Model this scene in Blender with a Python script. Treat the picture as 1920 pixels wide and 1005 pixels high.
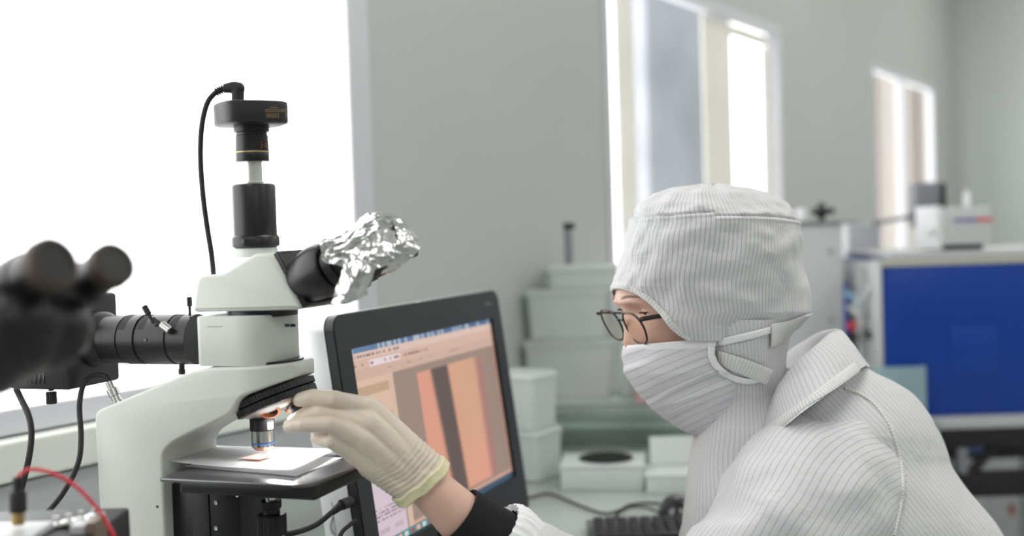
import bpy, bmesh, math, random
from mathutils import Vector, Matrix, noise
from mathutils.bvhtree import BVHTree
PI = math.pi
random.seed(7)
for o in list(bpy.data.objects): bpy.data.objects.remove(o)
scene = bpy.context.scene
COL = scene.collection

# ------------------------------------------------------------------ camera
F_PX = 2200.0
PITCH = math.atan(77.5 / F_PX); ROLL = math.radians(1.8)
CAM = Vector((0, 0, 1.25))
FW = Vector((0, math.cos(PITCH), -math.sin(PITCH)))
_u0 = Vector((0, math.sin(PITCH), math.cos(PITCH))); _r0 = Vector((1, 0, 0))
RT = _r0 * math.cos(ROLL) - _u0 * math.sin(ROLL)
UP = _u0 * math.cos(ROLL) + _r0 * math.sin(ROLL)
cd = bpy.data.cameras.new('camera'); cam = bpy.data.objects.new('camera', cd); COL.objects.link(cam)
R3 = Matrix((RT, UP, -FW)).transposed()
cam.matrix_world = Matrix.Translation(CAM) @ R3.to_4x4()
cd.sensor_width = 36; cd.lens = F_PX / 1920 * 36; cd.clip_start = 0.02; cd.clip_end = 200
cd.dof.use_dof = True; cd.dof.focus_distance = 1.27; cd.dof.aperture_fstop = 2.5
scene.camera = cam

# ------------------------------------------------------------------ daylight and exposure
scene.view_settings.view_transform = 'Standard'; scene.view_settings.look = 'None'
scene.view_settings.gamma = 1; scene.view_settings.use_curve_mapping = False
scene.view_settings.exposure = 0.22
w = bpy.data.worlds.new('overcast_sky'); scene.world = w; w.use_nodes = True
bgn = w.node_tree.nodes['Background']; bgn.inputs[0].default_value = (0.985, 0.985, 1.0, 1); bgn.inputs[1].default_value = 4.0

# wall frame: s along the window wall, off into the room
W0 = Vector((-0.27, 2.2, 0)); WV = Vector((math.sin(math.radians(32)), math.cos(math.radians(32)), 0)); WN = Vector((WV.y, -WV.x, 0))
def W(s, off, z): return W0 + WV * s + WN * off + Vector((0, 0, z))
WROT = Matrix((WV, WN, Vector((0, 0, 1)))).transposed().to_4x4()   # columns s, off, z (left handed pair handled by mesh data)

def area(name, pos, sx, sy, power, rot, color=(1, 1, 1), portal=False):
    l = bpy.data.lights.new(name, 'AREA'); l.shape = 'RECTANGLE'; l.size = sx; l.size_y = sy; l.energy = power; l.color = color
    o = bpy.data.objects.new(name, l); o.location = pos; o.rotation_euler = rot; COL.objects.link(o)
    if portal: l.cycles.is_portal = True
    return o
CEIL = 2.9
LAMP_W = 6.5
lamp_xy = []
for i, (s, off) in enumerate([(-2.6, 1.1), (-2.6, 3.3), (-0.2, 1.3), (-0.2, 3.3), (2.4, 1.3), (2.4, 3.3), (4.3, 1.2), (4.3, 3.3)]):
    p = W(s, off, CEIL - 0.045); lamp_xy.append((s, off))
    area('ceiling_panel_light', p, 1.15, 0.55, LAMP_W, (0, 0, math.radians(58)), (1, 0.985, 0.97))
# daylight portals in the window openings (s0, s1)
WINS = [(-2.6, -0.014), (0.98, 2.35), (3.54, 4.78)]; SILL = 0.995; HEAD = 1.93
for s0, s1 in WINS:
    o = area('window_portal', W((s0 + s1) / 2, -0.02, (SILL + HEAD) / 2), s1 - s0, HEAD - SILL, 1, (0, 0, 0), portal=True)
    zl = -WN; xl = WV; yl = zl.cross(xl)
    o.matrix_world = Matrix.Translation(o.location) @ Matrix((xl, yl, zl)).transposed().to_4x4()

# ------------------------------------------------------------------ pixel helpers (real depths in metres)
def P(px, py, d): return CAM + FW * d + RT * ((px - 960) / F_PX * d) - UP * ((py - 502.5) / F_PX * d)
def RAY(px, py): return (P(px, py, 1) - CAM).normalized()

# ------------------------------------------------------------------ materials
def sock(n, name): return n.inputs[name]
def M(name, col, rough=0.5, metal=0.0, bump=0.0, bscale=200.0, var=0.0, vscale=20.0, coat=0.0, trans=0.0, sss=0.0, emit=None, es=0.0, ior=1.45, alpha=1.0, spec=None):
    m = bpy.data.materials.new(name); m.use_nodes = True; nt = m.node_tree; b = nt.nodes['Principled BSDF']
    c = (*col, 1)
    b.inputs['Base Color'].default_value = c; b.inputs['Roughness'].default_value = rough; b.inputs['Metallic'].default_value = metal
    b.inputs['Coat Weight'].default_value = coat; b.inputs['Transmission Weight'].default_value = trans; b.inputs['IOR'].default_value = ior
    b.inputs['Alpha'].default_value = alpha
    if spec is not None: b.inputs['Specular IOR Level'].default_value = spec
    if sss: b.inputs['Subsurface Weight'].default_value = sss; b.inputs['Subsurface Radius'].default_value = (0.008, 0.003, 0.0015); b.inputs['Subsurface Scale'].default_value = 1
    if emit: b.inputs['Emission Color'].default_value = (*emit, 1); b.inputs['Emission Strength'].default_value = es
    tc = nt.nodes.new('ShaderNodeTexCoord')
    nz = nt.nodes.new('ShaderNodeTexNoise'); nz.inputs['Scale'].default_value = vscale; nz.inputs['Detail'].default_value = 4
    nt.links.new(tc.outputs['Object'], nz.inputs['Vector'])
    mx = nt.nodes.new('ShaderNodeMix'); mx.data_type = 'RGBA'
    v = max(var, 0.01)
    mx.inputs[6].default_value = tuple(max(0, x * (1 - v)) for x in col) + (1,); mx.inputs[7].default_value = tuple(min(1, x * (1 + v)) for x in col) + (1,)
    nt.links.new(nz.outputs['Fac'], mx.inputs[0]); nt.links.new(mx.outputs[2], b.inputs['Base Color'])
    if bump:
        n2 = nt.nodes.new('ShaderNodeTexNoise'); n2.inputs['Scale'].default_value = bscale; n2.inputs['Detail'].default_value = 3
        nt.links.new(tc.outputs['Object'], n2.inputs['Vector'])
        bp = nt.nodes.new('ShaderNodeBump'); bp.inputs['Strength'].default_value = bump; bp.inputs['Distance'].default_value = 0.002
        nt.links.new(n2.outputs['Fac'], bp.inputs['Height']); nt.links.new(bp.outputs['Normal'], b.inputs['Normal'])
    return m
def stripe_mat(name, base, line, spacing, width, transl=0.12, bump=0.25, wr=0.35):
    m = bpy.data.materials.new(name); m.use_nodes = True; nt = m.node_tree; N = nt.nodes; L = nt.links; b = N['Principled BSDF']
    uv = N.new('ShaderNodeUVMap'); uv.uv_map = 'UVMap'; sp = N.new('ShaderNodeSeparateXYZ'); L.new(uv.outputs[0], sp.inputs[0])
    def mt(op, a=None, bb=None, c=None):
        n = N.new('ShaderNodeMath'); n.operation = op
        for i, x in enumerate((a, bb, c)):
            if x is None: continue
            if isinstance(x, (int, float)): n.inputs[i].default_value = x
            else: L.new(x, n.inputs[i])
        return n.outputs[0]
    nz0 = N.new('ShaderNodeTexNoise'); nz0.inputs['Scale'].default_value = 12; L.new(uv.outputs[0], nz0.inputs['Vector'])
    u = mt('ADD', sp.outputs[0], mt('MULTIPLY', nz0.outputs['Fac'], spacing * 0.9))
    fr = mt('FRACT', mt('DIVIDE', u, spacing))
    dist = mt('ABSOLUTE', mt('SUBTRACT', fr, 0.5))
    ln = mt('SMOOTH_MIN', mt('MAXIMUM', mt('SUBTRACT', 1.0, mt('DIVIDE', dist, width / spacing)), 0.0), 1.0, 0.1)
    nz = N.new('ShaderNodeTexNoise'); nz.inputs['Scale'].default_value = 900; L.new(uv.outputs[0], nz.inputs['Vector'])
    ln = mt('MULTIPLY', ln, mt('MULTIPLY_ADD', nz.outputs['Fac'], 0.9, 0.35))
    mx = N.new('ShaderNodeMix'); mx.data_type = 'RGBA'; mx.inputs[6].default_value = (*base, 1); mx.inputs[7].default_value = (*line, 1)
    cl = mt('MINIMUM', ln, 1.0); L.new(cl, mx.inputs[0]); L.new(mx.outputs[2], b.inputs['Base Color'])
    b.inputs['Roughness'].default_value = 0.75; b.inputs['Specular IOR Level'].default_value = 0.2
    try: b.inputs['Sheen Weight'].default_value = 0.15
    except Exception: pass
    tc = N.new('ShaderNodeTexCoord'); n1 = N.new('ShaderNodeTexNoise'); n1.inputs['Scale'].default_value = 28; n1.inputs['Detail'].default_value = 3; n1.inputs['Distortion'].default_value = 0.6
    L.new(tc.outputs['Object'], n1.inputs['Vector'])
    wv = mt('MULTIPLY', n1.outputs['Fac'], wr)
    n3 = N.new('ShaderNodeTexNoise'); n3.inputs['Scale'].default_value = 1500; L.new(tc.outputs['Object'], n3.inputs['Vector'])
    hh = mt('ADD', wv, mt('MULTIPLY', n3.outputs['Fac'], 0.012)); hh = mt('ADD', hh, mt('MULTIPLY', cl, -0.01))
    bp = N.new('ShaderNodeBump'); bp.inputs['Strength'].default_value = bump; bp.inputs['Distance'].default_value = 0.02
    L.new(hh, bp.inputs['Height']); L.new(bp.outputs['Normal'], b.inputs['Normal'])
    tr = N.new('ShaderNodeBsdfTranslucent'); tr.inputs[0].default_value = (*base, 1); ms = N.new('ShaderNodeMixShader'); ms.inputs[0].default_value = transl
    L.new(b.outputs[0], ms.inputs[1]); L.new(tr.outputs[0], ms.inputs[2]); L.new(ms.outputs[0], N['Material Output'].inputs[0])
    return m
def plastic_clear(name, col, tp=0.35, tl=0.4):
    m = bpy.data.materials.new(name); m.use_nodes = True; nt = m.node_tree; N = nt.nodes; L = nt.links; b = N['Principled BSDF']
    b.inputs['Base Color'].default_value = (*col, 1); b.inputs['Roughness'].default_value = 0.35
    nz = N.new('ShaderNodeTexNoise'); nz.inputs['Scale'].default_value = 9; tc = N.new('ShaderNodeTexCoord'); L.new(tc.outputs['Object'], nz.inputs['Vector'])
    t = N.new('ShaderNodeBsdfTranslucent'); t.inputs[0].default_value = (*col, 1); m1 = N.new('ShaderNodeMixShader'); m1.inputs[0].default_value = tl
    L.new(b.outputs[0], m1.inputs[1]); L.new(t.outputs[0], m1.inputs[2])
    tt = N.new('ShaderNodeBsdfTransparent'); tt.inputs[0].default_value = (0.96, 0.97, 0.965, 1); m2 = N.new('ShaderNodeMixShader')
    mp = N.new('ShaderNodeMapRange'); mp.inputs[3].default_value = max(0, tp - 0.08); mp.inputs[4].default_value = tp + 0.08; L.new(nz.outputs['Fac'], mp.inputs[0]); L.new(mp.outputs[0], m2.inputs[0])
    L.new(m1.outputs[0], m2.inputs[1]); L.new(tt.outputs[0], m2.inputs[2]); L.new(m2.outputs[0], N['Material Output'].inputs[0])
    return m

m_wall = M('painted_wall', (0.47, 0.50, 0.475), 0.45, var=0.03, vscale=3, bump=0.03, bscale=60)
m_ceil = M('ceiling_panel', (0.8, 0.8, 0.78), 0.7)
m_floor = M('floor_vinyl', (0.42, 0.45, 0.43), 0.35, var=0.05, vscale=6)
m_alu = M('window_aluminium', (0.62, 0.62, 0.66), 0.45, 0.25)
m_cream = M('window_ledge_paint', (0.66, 0.68, 0.63), 0.5)
m_trunk = M('trunking_grey', (0.42, 0.425, 0.44), 0.5)
m_desk = M('desk_laminate', (0.40, 0.43, 0.41), 0.22, var=0.04, vscale=15)
m_conc = M('concrete', (0.33, 0.335, 0.375), 0.9, var=0.4, vscale=3.5, bump=0.4, bscale=20)
m_beige = M('outer_render', (0.19, 0.17, 0.155), 0.9, var=0.06, vscale=1.5)
m_white = M('scope_white_enamel', (0.62, 0.64, 0.60), 0.38, var=0.015, bump=0.04, bscale=900)
m_black = M('scope_black_anodised', (0.010, 0.009, 0.010), 0.36, bump=0.05, bscale=1200)
m_black2 = M('satin_black_plastic', (0.015, 0.014, 0.016), 0.48, bump=0.1, bscale=1500)
m_gloss = M('gloss_black', (0.012, 0.012, 0.013), 0.15, coat=0.3)
m_rubber = M('black_rubber', (0.02, 0.02, 0.02), 0.7)
m_brown = M('eyecup_brown_rubber', (0.06, 0.04, 0.03), 0.6)
m_chrome = M('chrome', (0.78, 0.78, 0.78), 0.14, 1.0)
m_steel = M('brushed_steel', (0.6, 0.6, 0.58), 0.32, 1.0)
m_alum = M('satin_aluminium_tube', (0.72, 0.72, 0.68), 0.35, 0.85)
m_gold = M('gold_line', (0.65, 0.5, 0.25), 0.4, 0.6)
m_brass = M('brass', (0.5, 0.33, 0.16), 0.35, 1.0)
m_red = M('red_wire_pvc', (0.65, 0.03, 0.05), 0.35)
m_blueline = M('blue_ring', (0.05, 0.12, 0.45), 0.4)
m_orange = M('copper_thread', (0.55, 0.2, 0.1), 0.35, 0.8)
m_copper = M('copper_sample', (0.72, 0.42, 0.32), 0.3, 0.6)
m_paper = M('filter_paper', (0.86, 0.86, 0.87), 0.9, bump=0.15, bscale=250)
m_stage = M('stage_black_metal', (0.17, 0.17, 0.175), 0.27, 0.8)
m_foil = M('aluminium_foil', (0.66, 0.66, 0.65), 0.22, 1.0, bump=0.15, bscale=260)
m_bezel = M('monitor_bezel', (0.022, 0.023, 0.027), 0.42, bump=0.05, bscale=1500)
m_silver = M('monitor_silver_shell', (0.68, 0.69, 0.70), 0.35, 0.2)
m_skin = M('skin', (0.70, 0.45, 0.36), 0.5, sss=0.25, var=0.08, vscale=40, bump=0.12, bscale=500)
m_hair = M('dark_hair', (0.02, 0.014, 0.012), 0.5)
m_eye = M('eye_white', (0.75, 0.72, 0.70), 0.1)
m_iris = M('iris_dark', (0.03, 0.018, 0.012), 0.08)
m_latex = M('latex_glove', (0.65, 0.565, 0.47), 0.42, sss=0.2, var=0.05, vscale=60, bump=0.35, bscale=120)
m_latexroll = M('latex_rolled_cuff', (0.74, 0.68, 0.46), 0.45, sss=0.15, var=0.06, vscale=80)
m_knit = M('black_knit', (0.008, 0.008, 0.009), 0.9, bump=0.5, bscale=900)
LINE = (0.30, 0.31, 0.35)
WH = (0.71, 0.71, 0.72)
m_hood = stripe_mat('hood_striped_cloth', WH, LINE, 0.0057, 0.0008, bump=0.4, wr=0.5)
m_suit = stripe_mat('suit_striped_cloth', WH, (0.38, 0.39, 0.42), 0.0056, 0.0007, bump=0.35, wr=0.5)
m_mask = stripe_mat('mask_striped_cloth', (0.74, 0.73, 0.77), (0.42, 0.45, 0.52), 0.0095, 0.0011, wr=0.25)
m_hem = stripe_mat('hem_cloth', (0.80, 0.80, 0.79), (0.4, 0.4, 0.42), 0.004, 0.0006, wr=0.1)
m_plainw = M('white_tape_cloth', (0.82, 0.82, 0.84), 0.8, bump=0.2, bscale=600)
m_blue = M('blue_cabinet', (0.004, 0.045, 0.31), 0.3, var=0.12, vscale=5)
m_cab = M('grey_cabinet', (0.60, 0.61, 0.62), 0.4, 0.1)
m_lgrey = M('light_grey_case', (0.50, 0.51, 0.52), 0.4)
m_dgrey = M('dark_grey_case', (0.24, 0.24, 0.27), 0.5)
m_tape = M('yellowed_tape', (0.50, 0.50, 0.42), 0.6)
m_yel = M('yellow_post', (0.62, 0.42, 0.10), 0.5)
m_pp = plastic_clear('translucent_polypropylene', (0.82, 0.85, 0.83), 0.38, 0.3)
m_ppw = plastic_clear('milky_polypropylene', (0.80, 0.84, 0.82), 0.2, 0.3)
m_glass = M('green_glass', (0.85, 0.93, 0.89), 0.03, trans=0.9, ior=1.1)
m_lens = M('spectacle_lens', (0.96, 0.92, 0.88), 0.0, trans=1.0, ior=1.03, alpha=1.0)
m_pane = bpy.data.materials.new('window_pane'); m_pane.use_nodes = True; _n = m_pane.node_tree.nodes; _l = m_pane.node_tree.links
_t = _n.new('ShaderNodeBsdfTransparent'); _t.inputs[0].default_value = (0.96, 0.97, 0.96, 1); _g = _n.new('ShaderNodeBsdfGlossy'); _g.inputs['Roughness'].default_value = 0.02
_m = _n.new('ShaderNodeMixShader'); _m.inputs[0].default_value = 0.05; _l.new(_t.outputs[0], _m.inputs[1]); _l.new(_g.outputs[0], _m.inputs[2]); _l.new(_m.outputs[0], _n['Material Output'].inputs[0])
m_coat = M('eyepiece_lens', (0.12, 0.13, 0.14), 0.05, coat=1.0)

# ------------------------------------------------------------------ mesh helpers
def bm_new(): return bmesh.new()
def xf(bm, mat, verts=None): bmesh.ops.transform(bm, matrix=mat, verts=verts or bm.verts[:])
def merge(dst, src):
    me = bpy.data.meshes.new('t'); src.to_mesh(me); src.free(); dst.from_mesh(me); bpy.data.meshes.remove(me); return dst
def frame(o, x, y, z):
    m = Matrix((x, y, z)).transposed().to_4x4(); return Matrix.Translation(o) @ m
def box(lo, hi, bev=0.0, seg=2):
    bm = bmesh.new(); bmesh.ops.create_cube(bm, size=1)
    lo = Vector(lo); hi = Vector(hi); c = (lo + hi) / 2; s = hi - lo
    for v in bm.verts: v.co = Vector((v.co.x * s.x, v.co.y * s.y, v.co.z * s.z)) + c
    if bev > 0: bmesh.ops.bevel(bm, geom=bm.edges[:], offset=min(bev, min(abs(x) for x in s) * 0.49), segments=seg, profile=0.5, affect='EDGES')
    return bm
def wbox(s0, s1, o0, o1, z0, z1, bev=0.0):          # box in the window wall frame
    bm = box((s0, o0, z0), (s1, o1, z1), bev)
    for v in bm.verts: v.co = W(v.co.x, v.co.y, v.co.z)
    bmesh.ops.recalc_face_normals(bm, faces=bm.faces[:]); return bm
def prism(pts, y0, y1, bev=0.0, seg=3):             # polygon in (x, z) extruded along y, edges rounded by inset rings
    P2 = [Vector(p) for p in pts]; q = [P2[0]]
    for p in P2[1:]:
        if (p - q[-1]).length > 1e-5: q.append(p)
    if (q[0] - q[-1]).length < 1e-5: q.pop()
    P2 = q; n = len(P2); ar = sum(P2[i - 1].x * P2[i].y - P2[i].x * P2[i - 1].y for i in range(n))
    if ar < 0: P2.reverse()
    def inset(o):
        out = []
        for i in range(n):
            a, b, c = P2[i - 1], P2[i], P2[(i + 1) % n]; e = (b - a).normalized(); g = (c - b).normalized()
            n1 = Vector((-e.y, e.x)); n2 = Vector((-g.y, g.x)); m = (n1 + n2); k = m.length
            m = m.normalized() if k > 1e-6 else n1; out.append(b + m * (o / max(0.5, m.dot(n1))))
        return out
    bm = bmesh.new(); rings = []
    prof = [(bev * (1 - math.sin(a)), bev * (1 - math.cos(a))) for a in [PI / 2 * i / seg for i in range(seg + 1)]] if bev > 0 else [(0, 0)]
    for o, h in prof: rings.append([bm.verts.new((v.x, y0 + h if bev == 0 else y0 + h, v.y)) for v in inset(bev - o if False else o)])
    R0 = rings[:] ; up = []
    for o, h in reversed(prof): up.append([bm.verts.new((v.x, y1 - h, v.y)) for v in inset(o)])
    allr = R0 + up
    for p, r in zip(allr, allr[1:]):
        for i in range(n): bm.faces.new((p[i], p[(i + 1) % n], r[(i + 1) % n], r[i]))
    f0 = bm.faces.new(allr[0]); f1 = bm.faces.new(allr[-1])
    bmesh.ops.recalc_face_normals(bm, faces=bm.faces[:])
    bmesh.ops.triangulate(bm, faces=[f0, f1], ngon_method='EAR_CLIP')
    return bm
def basis(d):
    d = Vector(d).normalized(); t = Vector((0, 0, 1)) if abs(d.z) < 0.9 else Vector((1, 0, 0)); a = d.cross(t).normalized(); b = d.cross(a); return a, b, d
def lathe(prof, o, d, n=40, sy=1.0):                # prof: (r, h) pairs along direction d from o
    a, b, d = basis(d); o = Vector(o); bm = bmesh.new(); rows = []
    for r, h in prof:
        if r < 1e-6: rows.append([bm.verts.new(o + d * h)])
        else: rows.append([bm.verts.new(o + d * h + (a * math.cos(2 * PI * i / n) + b * math.sin(2 * PI * i / n) * sy) * r) for i in range(n)])
    for p, q in zip(rows, rows[1:]):
        if len(p) == 1 and len(q) == 1: continue
        for i in range(n):
            j = (i + 1) % n
            if len(p) == 1: bm.faces.new((p[0], q[j], q[i]))
            elif len(q) == 1: bm.faces.new((p[i], p[j], q[0]))
            else: bm.faces.new((p[i], p[j], q[j], q[i]))
    for r in (rows[0], rows[-1]):
        if len(r) > 1: bm.faces.new(r)
    bmesh.ops.recalc_face_normals(bm, faces=bm.faces[:]); return bm
def cyl(o, d, r, h, bev=0.0006, n=40): return lathe([(r - bev, 0), (r, bev), (r, h - bev), (r - bev, h)], o, d, n)
def knurl(o, d, r, h, n=60, depth=0.0006):
    a, b, d = basis(d); o = Vector(o); bm = bmesh.new(); rows = []
    for hh, k in ((0, 0.93), (0.0008, 1), (h - 0.0008, 1), (h, 0.93)):
        rows.append([bm.verts.new(o + d * hh + (a * math.cos(2 * PI * i / (2 * n)) + b * math.sin(2 * PI * i / (2 * n))) * (r * k - (depth if i % 2 else 0))) for i in range(2 * n)])
    for p, q in zip(rows, rows[1:]):
        for i in range(2 * n): bm.faces.new((p[i], p[(i + 1) % (2 * n)], q[(i + 1) % (2 * n)], q[i]))
    bm.faces.new(rows[0]); bm.faces.new(rows[-1]); bmesh.ops.recalc_face_normals(bm, faces=bm.faces[:]); return bm
def cat(p0, p1, p2, p3, t):
    return 0.5 * ((2 * p1) + (p2 - p0) * t + (2 * p0 - 5 * p1 + 4 * p2 - p3) * t * t + (3 * p1 - p0 - 3 * p2 + p3) * t ** 3)
def spline(pts, n, closed=False):
    k = len(pts); out = []; segs = k if closed else k - 1
    for i in range(n):
        u = i / n * segs if closed else i / (n - 1) * segs
        s = min(int(u), segs - 1); t = u - s
        if closed: g = [pts[(s + j) % k] for j in (-1, 0, 1, 2)]
        else: g = [pts[max(0, s - 1)], pts[s], pts[s + 1], pts[min(k - 1, s + 2)]]
        out.append(cat(*g, t))
    return out
def tube(pts, r, n=10, k=None, closed=False):
    pts = [Vector(p) for p in pts]
    if k: 
        rr = r if not isinstance(r, (list, tuple)) else None
        if rr is None: r = [v.x for v in spline([Vector((x, 0, 0)) for x in r], k)]
        pts = spline(pts, k, closed)
    bm = bmesh.new(); rows = []; up = None; m = len(pts)
    for i, p in enumerate(pts):
        d = (pts[(i + 1) % m] - pts[i - 1]) if closed else (pts[min(i + 1, m - 1)] - pts[max(i - 1, 0)])
        if d.length < 1e-9: d = Vector((0, 0, 1))
        d.normalize()
        if up is None: up = basis(d)[0]
        up = (up - d * up.dot(d)).normalized(); b = d.cross(up)
        ri = r[i] if isinstance(r, (list, tuple)) else r
        rows.append([bm.verts.new(p + (up * math.cos(2 * PI * j / n) + b * math.sin(2 * PI * j / n)) * ri) for j in range(n)])
    prs = list(zip(rows, rows[1:])) + ([(rows[-1], rows[0])] if closed else [])
    for p, q in prs:
        for j in range(n): bm.faces.new((p[j], p[(j + 1) % n], q[(j + 1) % n], q[j]))
    if not closed: bm.faces.new(rows[0]); bm.faces.new(rows[-1])
    bmesh.ops.recalc_face_normals(bm, faces=bm.faces[:]); return bm
def sphere(c, r, sc=(1, 1, 1), u=24, v=16):
    bm = bmesh.new(); bmesh.ops.create_uvsphere(bm, u_segments=u, v_segments=v, radius=1)
    for q in bm.verts: q.co = Vector((q.co.x * r * sc[0], q.co.y * r * sc[1], q.co.z * r * sc[2])) + Vector(c)
    return bm
def grid(rows, closed=False, uvs=None):
    bm = bmesh.new(); V = [[bm.verts.new(p) for p in r] for r in rows]; uvl = bm.loops.layers.uv.new('UVMap'); n = len(V[0])
    for i in range(len(V) - 1):
        for j in range(n if closed else n - 1):
            k = (j + 1) % n; f = bm.faces.new((V[i][j], V[i][k], V[i + 1][k], V[i + 1][j])); f.smooth = True
            if uvs:
                jj = j + 1
                for l, (a, b) in zip(f.loops, ((i, j), (i, jj), (i + 1, jj), (i + 1, j))): l[uvl].uv = uvs(a, b)
    return bm, V
def loft(ctrl, n, m, closed=True, uscale=None, planar=None, disp=None, caps=(False, False)):
    """ctrl: list of rings of Vectors. u runs round the ring, v down the rings; uvs in metres."""
    R = [spline([Vector(p) for p in r], n, closed) for r in ctrl]
    cols = [spline([R[i][j] for i in range(len(R))], m) for j in range(n)]
    rows = [[cols[j][i] for j in range(n)] for i in range(m)]
    mid = rows[m // 2]; per = [0]
    for j in range(1, n + 1): per.append(per[-1] + (mid[j % n] - mid[j - 1]).length)
    vl = [0]
    for i in range(1, m): vl.append(vl[-1] + (rows[i][n // 4] - rows[i - 1][n // 4]).length)
    us = uscale or 1.0
    bm, V = grid(rows, closed, lambda a, b: (per[b] * us, vl[a]))
    if caps[0] and closed: bm.faces.new(V[0])
    if caps[1] and closed: bm.faces.new(V[-1])
    bmesh.ops.recalc_face_normals(bm, faces=bm.faces[:])
    if disp:
        bm.normal_update()
        idx = {v: (i / (m - 1), j / n) for i, r in enumerate(V) for j, v in enumerate(r)}
        mv = [(v, v.normal * disp(v.co, *idx[v])) for v in idx]
        for v, d in mv: v.co += d
    if planar:
        uvl = bm.loops.layers.uv.verify()
        for f in bm.faces:
            for l in f.loops: l[uvl].uv = planar(l.vert.co)
    return bm
def remesh(bm, vox, smooth_it=2):
    me = bpy.data.meshes.new('t'); bm.to_mesh(me); bm.free(); o = bpy.data.objects.new('t', me); COL.objects.link(o)
    md = o.modifiers.new('r', 'REMESH'); md.mode = 'VOXEL'; md.voxel_size = vox; md.use_smooth_shade = True
    if smooth_it:
        s = o.modifiers.new('s', 'SMOOTH'); s.iterations = smooth_it; s.factor = 0.5
    dg = bpy.context.evaluated_depsgraph_get(); dg.update(); me2 = bpy.data.meshes.new_from_object(o.evaluated_get(dg))
    b2 = bmesh.new(); b2.from_mesh(me2)
    bpy.data.objects.remove(o); bpy.data.meshes.remove(me); bpy.data.meshes.remove(me2); return b2
def capsule(a, b, ra, rb, n=16):
    a = Vector(a); b = Vector(b); bm = bmesh.new(); d = b - a
    merge(bm, sphere(a, ra, u=n, v=n // 2 + 2)); merge(bm, sphere(b, rb, u=n, v=n // 2 + 2))
    if d.length > 1e-6: merge(bm, lathe([(ra, 0), (rb, d.length)], a, d, n))
    return bm

# ------------------------------------------------------------------ object helpers
MAT = {}
def obj(name, bm, m, parent=None, local=False, smooth=True, kind=None, angle=35):
    me = bpy.data.meshes.new(name)
    if parent is not None and not local: xf(bm, MAT[parent.name].inverted())
    if smooth:
        for f in bm.faces: f.smooth = True
    bm.to_mesh(me); bm.free()
    if smooth and angle: me.set_sharp_from_angle(angle=math.radians(angle))
    me.materials.append(m) if not isinstance(m, (list, tuple)) else [me.materials.append(x) for x in m]
    o = bpy.data.objects.new(name, me); COL.objects.link(o)
    MAT[o.name] = MAT[parent.name].copy() if parent is not None else Matrix.Identity(4)
    if parent is not None: o.parent = parent
    if kind: o['kind'] = kind
    return o
def thing(name, label, cat_, loc=(0, 0, 0), rotz=0.0, group=None):
    o = bpy.data.objects.new(name, None); o.empty_display_size = 0.05; COL.objects.link(o); o.location = loc; o.rotation_euler = (0, 0, rotz)
    MAT[o.name] = Matrix.Translation(Vector(loc)) @ Matrix.Rotation(rotz, 4, 'Z')
    return tag(o, label, cat_, group)
def tag(o, label, cat_, group=None):
    o['label'] = label; o['category'] = cat_
    if group: o['group'] = group
    return o
def struct(name, bm, m): return obj(name, bm, m, kind='structure', smooth=False)

# ================================================================== the room
bm = wbox(-4.2, -2.6, -0.03, 0, 0, CEIL)
merge(bm, wbox(-2.6, 5.2, -0.03, 0, 0, SILL)); merge(bm, wbox(-2.6, 5.2, -0.03, 0, HEAD, CEIL))
merge(bm, wbox(-0.014, 0.98, -0.03, 0, SILL, HEAD)); merge(bm, wbox(2.35, 3.54, -0.03, 0, SILL, HEAD)); merge(bm, wbox(4.78, 5.2, -0.03, 0, SILL, HEAD))
struct('wall_left', bm, m_wall)
struct('wall_far', wbox(5.2, 5.4, -0.03, 4.9, 0, CEIL), m_wall)
struct('wall_right', wbox(-4.2, 5.4, 4.9, 5.1, 0, CEIL), m_wall)
struct('wall_near', wbox(-4.4, -4.2, -0.18, 5.1, 0, CEIL), m_wall)
struct('floor', wbox(-4.4, 5.4, -0.18, 5.1, -0.1, 0), m_floor)
struct('ceiling', wbox(-4.4, 5.4, -0.18, 5.1, CEIL, CEIL + 0.1), m_ceil)
# aluminium frames fill the openings
for i, (s0, s1) in enumerate(WINS):
    fb = bm_new(); fw = 0.035
    lo, hi = (-0.028, 0.012) if i == 0 else (-0.028, 0.006)
    merge(fb, wbox(s0, s0 + fw, lo, hi, SILL, HEAD, 0.003)); merge(fb, wbox(s1 - fw, s1, lo, hi, SILL, HEAD, 0.003))
    merge(fb, wbox(s0 + fw, s1 - fw, lo, hi, SILL, SILL + fw, 0.003)); merge(fb, wbox(s0 + fw, s1 - fw, lo, hi, HEAD - fw, HEAD, 0.003))
    if i == 0:
        merge(fb, wbox(s1, s1 + 0.03, -0.001, 0.008, SILL, HEAD, 0.002))
    if i == 1:
        pass
    if i == 2: merge(fb, wbox(4.1, 4.14, lo, hi, SILL + fw, HEAD - fw, 0.003))
    wo = struct('window_%d' % (i + 1), fb, m_alu); obj('pane', wbox(s0 + fw, s1 - fw, -.018, -.014, SILL + fw, HEAD - fw), m_pane, wo, local=True, smooth=False)

struct('trim_1', wbox(-3.2, -0.02, 0, 0.045, SILL - 0.055, SILL - 0.002, 0.004), m_cream)      # cream ledge
struct('trim_2', wbox(-3.2, 0.3, 0, 0.03, SILL - 0.125, SILL - 0.06, 0.003), m_trunk)          # cable trunking
bmx = bm_new(); merge(bmx, wbox(1.12, 1.23, -.036, -.0305, SILL + .036, HEAD - .036, .001)); merge(bmx, wbox(1.72, 1.96, -.036, -.0305, SILL + .036, HEAD - .036, .001)); merge(bmx, wbox(1.965, 2.31, -.036, -.0305, HEAD - .075, HEAD - .037, .001)); merge(bmx, wbox(2.25, 2.31, -.036, -.0305, SILL + .036, HEAD - .08, .001))
struct('trim_3', bmx, plastic_clear('beige_window_film', (.80, .77, .73), 0.08, .24))
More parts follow.
